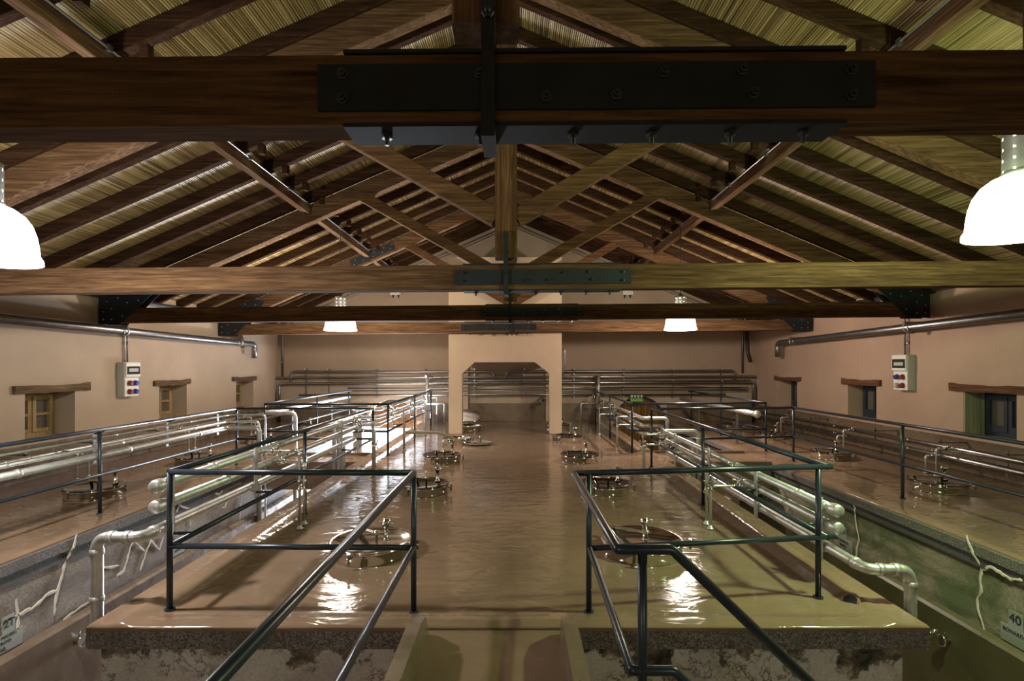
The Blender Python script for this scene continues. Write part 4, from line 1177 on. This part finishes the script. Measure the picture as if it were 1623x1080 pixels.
    pipe('hook_pipe', 'thin pale hook-shaped pipe on the flank of the portal, SALIDA side', None, [(1.085, 12.6, 2.02), (1.17, 12.6, 2.02), (1.17, 12.6, 1.60), (1.13, 12.6, 1.54), (1.13, 12.6, 1.38)], 0.017, (1.1, 12.6, 2.0), 0.04, None, [], M_STEEL)
far_pipes()
for q, px in enumerate((628, 994)):
    x = (px-818)/FPX*YF; z = EYE + (578-463)/FPX*YF
    root = thing('alarm_box', (x, YF, z), 'small white box with two glands on the gable, %s' % ('wooden-window side' if q == 0 else 'exit-sign side'), 'junction box', 'white boxes on the gable')
    mb = MB(); mb.box(x-0.15, x+0.15, YF-0.12, YF, z-0.10, z+0.24); mb.build('box_housing', M_WHITE, root)
    for dx in (-0.08, 0.08):
        mb = MB(); mb.lathe([(0.028, 0), (0.028, 0.03), (0.018, 0.032), (0.018, 0.08)], (x+dx, YF-0.06, z-0.10), (0, 0, -1), 10); mb.build('cable_gland', M_CABLE, root)

# exit sign
def exit_sign():
    x, z, y = (1009-818)/FPX*15.0, EYE + (578-632)/FPX*15.0, 15.0
    root = thing('exit_sign', (x, y, z), 'small green SALIDA exit sign hanging before the arched ochre door', 'exit sign')
    mb = MB(); mb.box(x-0.19, x+0.19, y, y+0.02, z-0.105, z+0.105); mb.build('sign_board', M_SGREEN, root)
    mb = MB(); mb.box(x-0.188, x+0.188, y-0.004, y, z+0.012, z+0.103); pb = mb.build('pictogram_band', M_SDARK, root)
    mb = MB()
    for k in range(4):
        cx = x-0.14+0.093*k
        mb.box(cx-0.026, cx+0.026, y-0.007, y-0.004, z+0.062, z+0.093)
        mb.box(cx-0.010, cx+0.020, y-0.007, y-0.004, z+0.025, z+0.050)
    mb.build('pictogram', M_WHITE, pb)
    words_text('SALIDA', 'sign_text', 0.105, (x, y-0.003, z-0.045), (math.radians(90), 0, 0), M_SLIME, root)
    mb = MB(); mb.tube([(x, y+0.01, z+0.10), (x, y+0.01, z+0.19), (x, YP, z+0.19)], 0.01, 8, fillet=0.03); mb.build('sign_bracket', M_GALV2, root)
exit_sign()

# ------------------------------------------------------------------ manhole hatches
def hatch(x, y, label, mode='shut', rot=0.0, R=0.315, stem=(0.50, 0.55), bw=0.028):
    root = thing('tank_hatch', (x, y, 0), label, 'tank hatch', 'round steel tank hatches')
    mb = MB(); mb.lathe([(R*0.985, 0.0), (R*0.985, 0.082), (R*1.02, 0.086), (R*1.02, 0.102), (R*0.95, 0.104), (R*0.90, 0.085), (R*0.90, 0.0)], (x, y, 0), (0, 0, 1), 40, cap0=False, cap1=False)
    mb.build('hatch_neck', M_INOX, root)
    def rp(u, v, zz): c, s_ = math.cos(rot), math.sin(rot); return Vector((x+u*c-v*s_, y+u*s_+v*c, zz))
    if mode == 'shut':
        mb = MB(); mb.lathe([(0.004, 0.082), (R*0.35, 0.084), (R*0.75, 0.092), (R*0.93, 0.108), (R*1.02, 0.122), (R*1.04, 0.118), (R*1.03, 0.103)], (x, y, 0), (0, 0, 1), 40, cap0=True, cap1=False)
        mb.build('lid', M_INOX if R > 0.33 else M_LIDREFL, root)
        c0 = Vector((x, y, 0)); nz = 0.11
    else:
        mb = MB(); mb.lathe([(R*0.90, 0.0), (R*0.90, 0.004), (0.01, 0.005)], (x, y, 0), (0, 0, 1), 40, cap0=False); mb.build('dark_opening', M_RUB, root)
        if mode == 'tilt':   # lid standing open on its hinge
            ax = Vector((0.10, -0.42, 0.90)).normalized(); c = Vector((x-0.03, y+R*0.9, 0.33))
            mb = MB(); mb.lathe([(0.004, 0.03), (R*0.5, 0.025), (R*0.9, 0.010), (R*1.04, -0.004), (R*1.04, -0.018), (R*0.9, -0.006), (0.004, 0.012)], c, ax, 40); mb.build('lid', M_INOX, root)
            mb = MB(); mb.tube([rp(0, R*1.0, 0.09), tuple(c)], 0.012, 8); mb.build('hinge_arm', M_INOXB, root)
        if mode == 'off': pass
    if mode == 'shut':
        a, b_ = rp(-R*0.62, R*1.12, 0.118), rp(R*0.16, -R*0.05, 0.168)
        mb = MB(); mb.bar(a, b_, bw, 0.010); mb.bar(a, (a.x, a.y, 0.05), bw, 0.012, up=(0, 1, 0)); mb.build('hinge_arm', M_INOXB, root)
        mb = MB(); mb.lathe([(0.012, 0.085), (0.012, 0.17), (0.028, 0.172), (0.028, 0.185), (0.010, 0.19)], rp(R*0.12, 0.0, 0), (0, 0, 1), 12); mb.build('clamp_knob', M_INOXB, root)
    mb = MB(); sx, sy = R*stem[0], R*stem[1]
    c = rp(sx, sy, 0)
    if mode in ('shut',):
        mb.lathe([(0.034, 0.10), (0.034, 0.112), (0.022, 0.118), (0.021, 0.20), (0.024, 0.235), (0.040, 0.245), (0.046, 0.252), (0.046, 0.272), (0.034, 0.278), (0.034, 0.284), (0.012, 0.286)], c, (0, 0, 1), 18)
        vs = mb.build('vent_stem', M_INOX, root)
        mb = MB(); mb.box(c.x+0.044, c.x+0.068, c.y-0.012, c.y+0.012, 0.250, 0.274); mb.tube([(c.x+0.056, c.y, 0.262), (c.x+0.056, c.y-0.04, 0.262)], 0.006, 6); mb.build('clamp_bolt', M_INOXB, vs)
    for a in (rot-1.9, rot-0.25):
        q = Vector((x+R*1.02*math.cos(a), y+R*1.02*math.sin(a), 0))
        mb = MB(); d = (q-Vector((x, y, 0))).normalized()
        mb.bar(q - d*0.01 + Vector((0,0,0.085)), q + d*0.075 + Vector((0,0,0.085)), 0.018, 0.014)
        mb.lathe([(0.010, 0.04), (0.010, 0.115), (0.016, 0.116), (0.016, 0.13)], q + d*0.06, (0, 0, 1), 8); mb.build('clamp_bolt', M_INOXB, root)
    return root
HW = ['first', 'second', 'third', 'fourth', 'fifth']
for q, (x, y) in enumerate(((-1.27, 4.60), (-1.20, 6.78), (-1.265, 8.95), (-1.265, 11.1), (-1.19, 13.35))):
    mode = 'shut' if q < 3 else ('off' if q == 3 else 'tilt')
    hatch(x, y, 'middle floor steel hatch, %s from the front on the wooden-window side%s' % (HW[q], {'shut': '', 'off': ', open, hose inside', 'tilt': ', lid tipped up'}[mode]), mode, 0.0 if q else 0.15, 0.345 if q == 0 else 0.315, (0.36, 0.02) if q == 0 else (0.5, 0.55), 0.05 if q == 0 else 0.028)
for q, (x, y) in enumerate(((1.11, 4.62), (1.16, 6.82), (1.09, 9.0), (1.10, 11.3), (1.06, 13.5))):
    hatch(x, y, 'middle floor steel hatch, %s from the front on the exit-sign side' % HW[q], 'shut', 0.1 if q % 2 == 0 else -0.2, 0.345 if q == 0 else 0.315, (0.10, 0.05) if q == 0 else (0.5, 0.55), 0.05 if q == 0 else 0.028)
for q, (x, y) in enumerate(((-5.33, 6.62), (-5.37, 8.8), (-5.4, 11.1), (-5.4, 13.3))):
    hatch(x, y, 'steel hatch on top of the brown tank row, %s from the front' % HW[q], 'shut', 0.3)
for q, (x, y) in enumerate(((5.57, 6.9), (5.57, 9.28), (5.70, 11.75), (5.45, 13.4))):
    hatch(x, y, 'steel hatch on top of the greenish tank row, %s from the front' % HW[q], 'shut', -0.2)
# the lid that lies beside the open hatch
x, y = -0.79, 10.85
root = thing('loose_lid', (x, y, 0), 'round steel lid lying on the floor beside the open hatch with the hose', 'hatch lid')
mb = MB(); mb.lathe([(0.004, 0.012), (0.15, 0.010), (0.26, 0.022), (0.295, 0.045), (0.30, 0.040), (0.265, 0.010), (0.15, 0.0), (0.004, 0.0)], (x, y, 0), (0, 0, 1), 40); mb.build('lid', M_INOX, root)
mb = MB(); mb.bar((x-0.40, y+0.05, 0.075), (x+0.36, y-0.05, 0.055), 0.045, 0.010); mb.lathe([(0.012, 0.01), (0.012, 0.07)], (x, y, 0), (0, 0, 1), 8); mb.build('hinge_arm', M_INOXB, root)
mb = MB(); mb.lathe([(0.022, 0.015), (0.020, 0.11), (0.036, 0.12), (0.042, 0.13), (0.042, 0.15), (0.02, 0.16)], (x+0.05, y+0.06, 0), (0, 0, 1), 14); mb.build('vent_stem', M_INOX, root)
# hose
mb = MB(); mb.tube([(-2.12, 9.95, 0.36), (-1.98, 10.15, 0.33), (-1.75, 10.45, 0.30), (-1.55, 10.75, 0.24), (-1.40, 10.95, 0.15), (-1.30, 11.08, 0.06), (-1.27, 11.12, 0.012)], 0.032, 12, fillet=0.12)
tag(mb.build('rubber_hose', M_HOSE, None, (-2.12, 9.95, 0.36)), 'tan rubber hose arching from the thin pipe legs into an open hatch', 'hose', None, 'thing')

# ------------------------------------------------------------------ small fittings on the lane walls
def sight_ring(label, c, inn):
    root = thing('tank_tap', c, label, 'tap', 'taps low on the lane walls')
    mb = MB(); mb.lathe([(0.035, 0.0), (0.035, 0.05), (0.058, 0.055), (0.060, 0.075), (0.050, 0.080), (0.042, 0.065)], c, (inn, 0, 0), 20); mb.build('ferrule', M_INOX, root)
    mb = MB(); mb.tube([(c[0]+inn*0.03, c[1], c[2]+0.04), (c[0]+inn*0.05, c[1]-0.02, c[2]+0.10)], 0.008, 8); mb.build('tap_handle', M_INOX, root)
p = on_x(120, 1016, -4.19); sight_ring('round steel tap on the brown band of the brown tank row near the block corner', tuple(p), 1)
p = on_x(1503, 1015, 4.18); sight_ring('round steel tap on the band of the greenish tank row near the block corner', tuple(p), -1)
mb = MB(); p = Vector((BR-0.01, 3.35, -0.075))
mb.tube([p, p+Vector((0.09, 0.0, 0.0)), p+Vector((0.13, 0.0, 0.03))], 0.011, 8, fillet=0.03); mb.tube([p+Vector((0.06, 0, 0.0)), p+Vector((0.05, -0.01, 0.05)), p+Vector((0.0, -0.02, 0.07))], 0.006, 8); mb.lathe([(0.030, 0), (0.030, 0.02)], p+Vector((0.05, 0, 0)), (1, 0, 0), 12)
tag(mb.build('lever_tap', M_INOX, None, tuple(p)), 'chrome lever tap sticking out below the slab corner of the middle block', 'tap', None, 'thing')
p = on_x(1158, 799, 4.25)
root = thing('junction_box', tuple(p), 'white junction box deep in the lane wall of the greenish tank row', 'junction box')
mb = MB(); mb.box(p.x-0.12, p.x, p.y-0.13, p.y+0.13, p.z-0.14, p.z+0.12); mb.build('box_housing', M_WHITE, root)
mb = MB(); mb.tube([(p.x-0.05, p.y, p.z+0.12), (p.x-0.05, p.y, -0.2)], 0.012, 8); mb.build('box_conduit', M_CABLE, root)
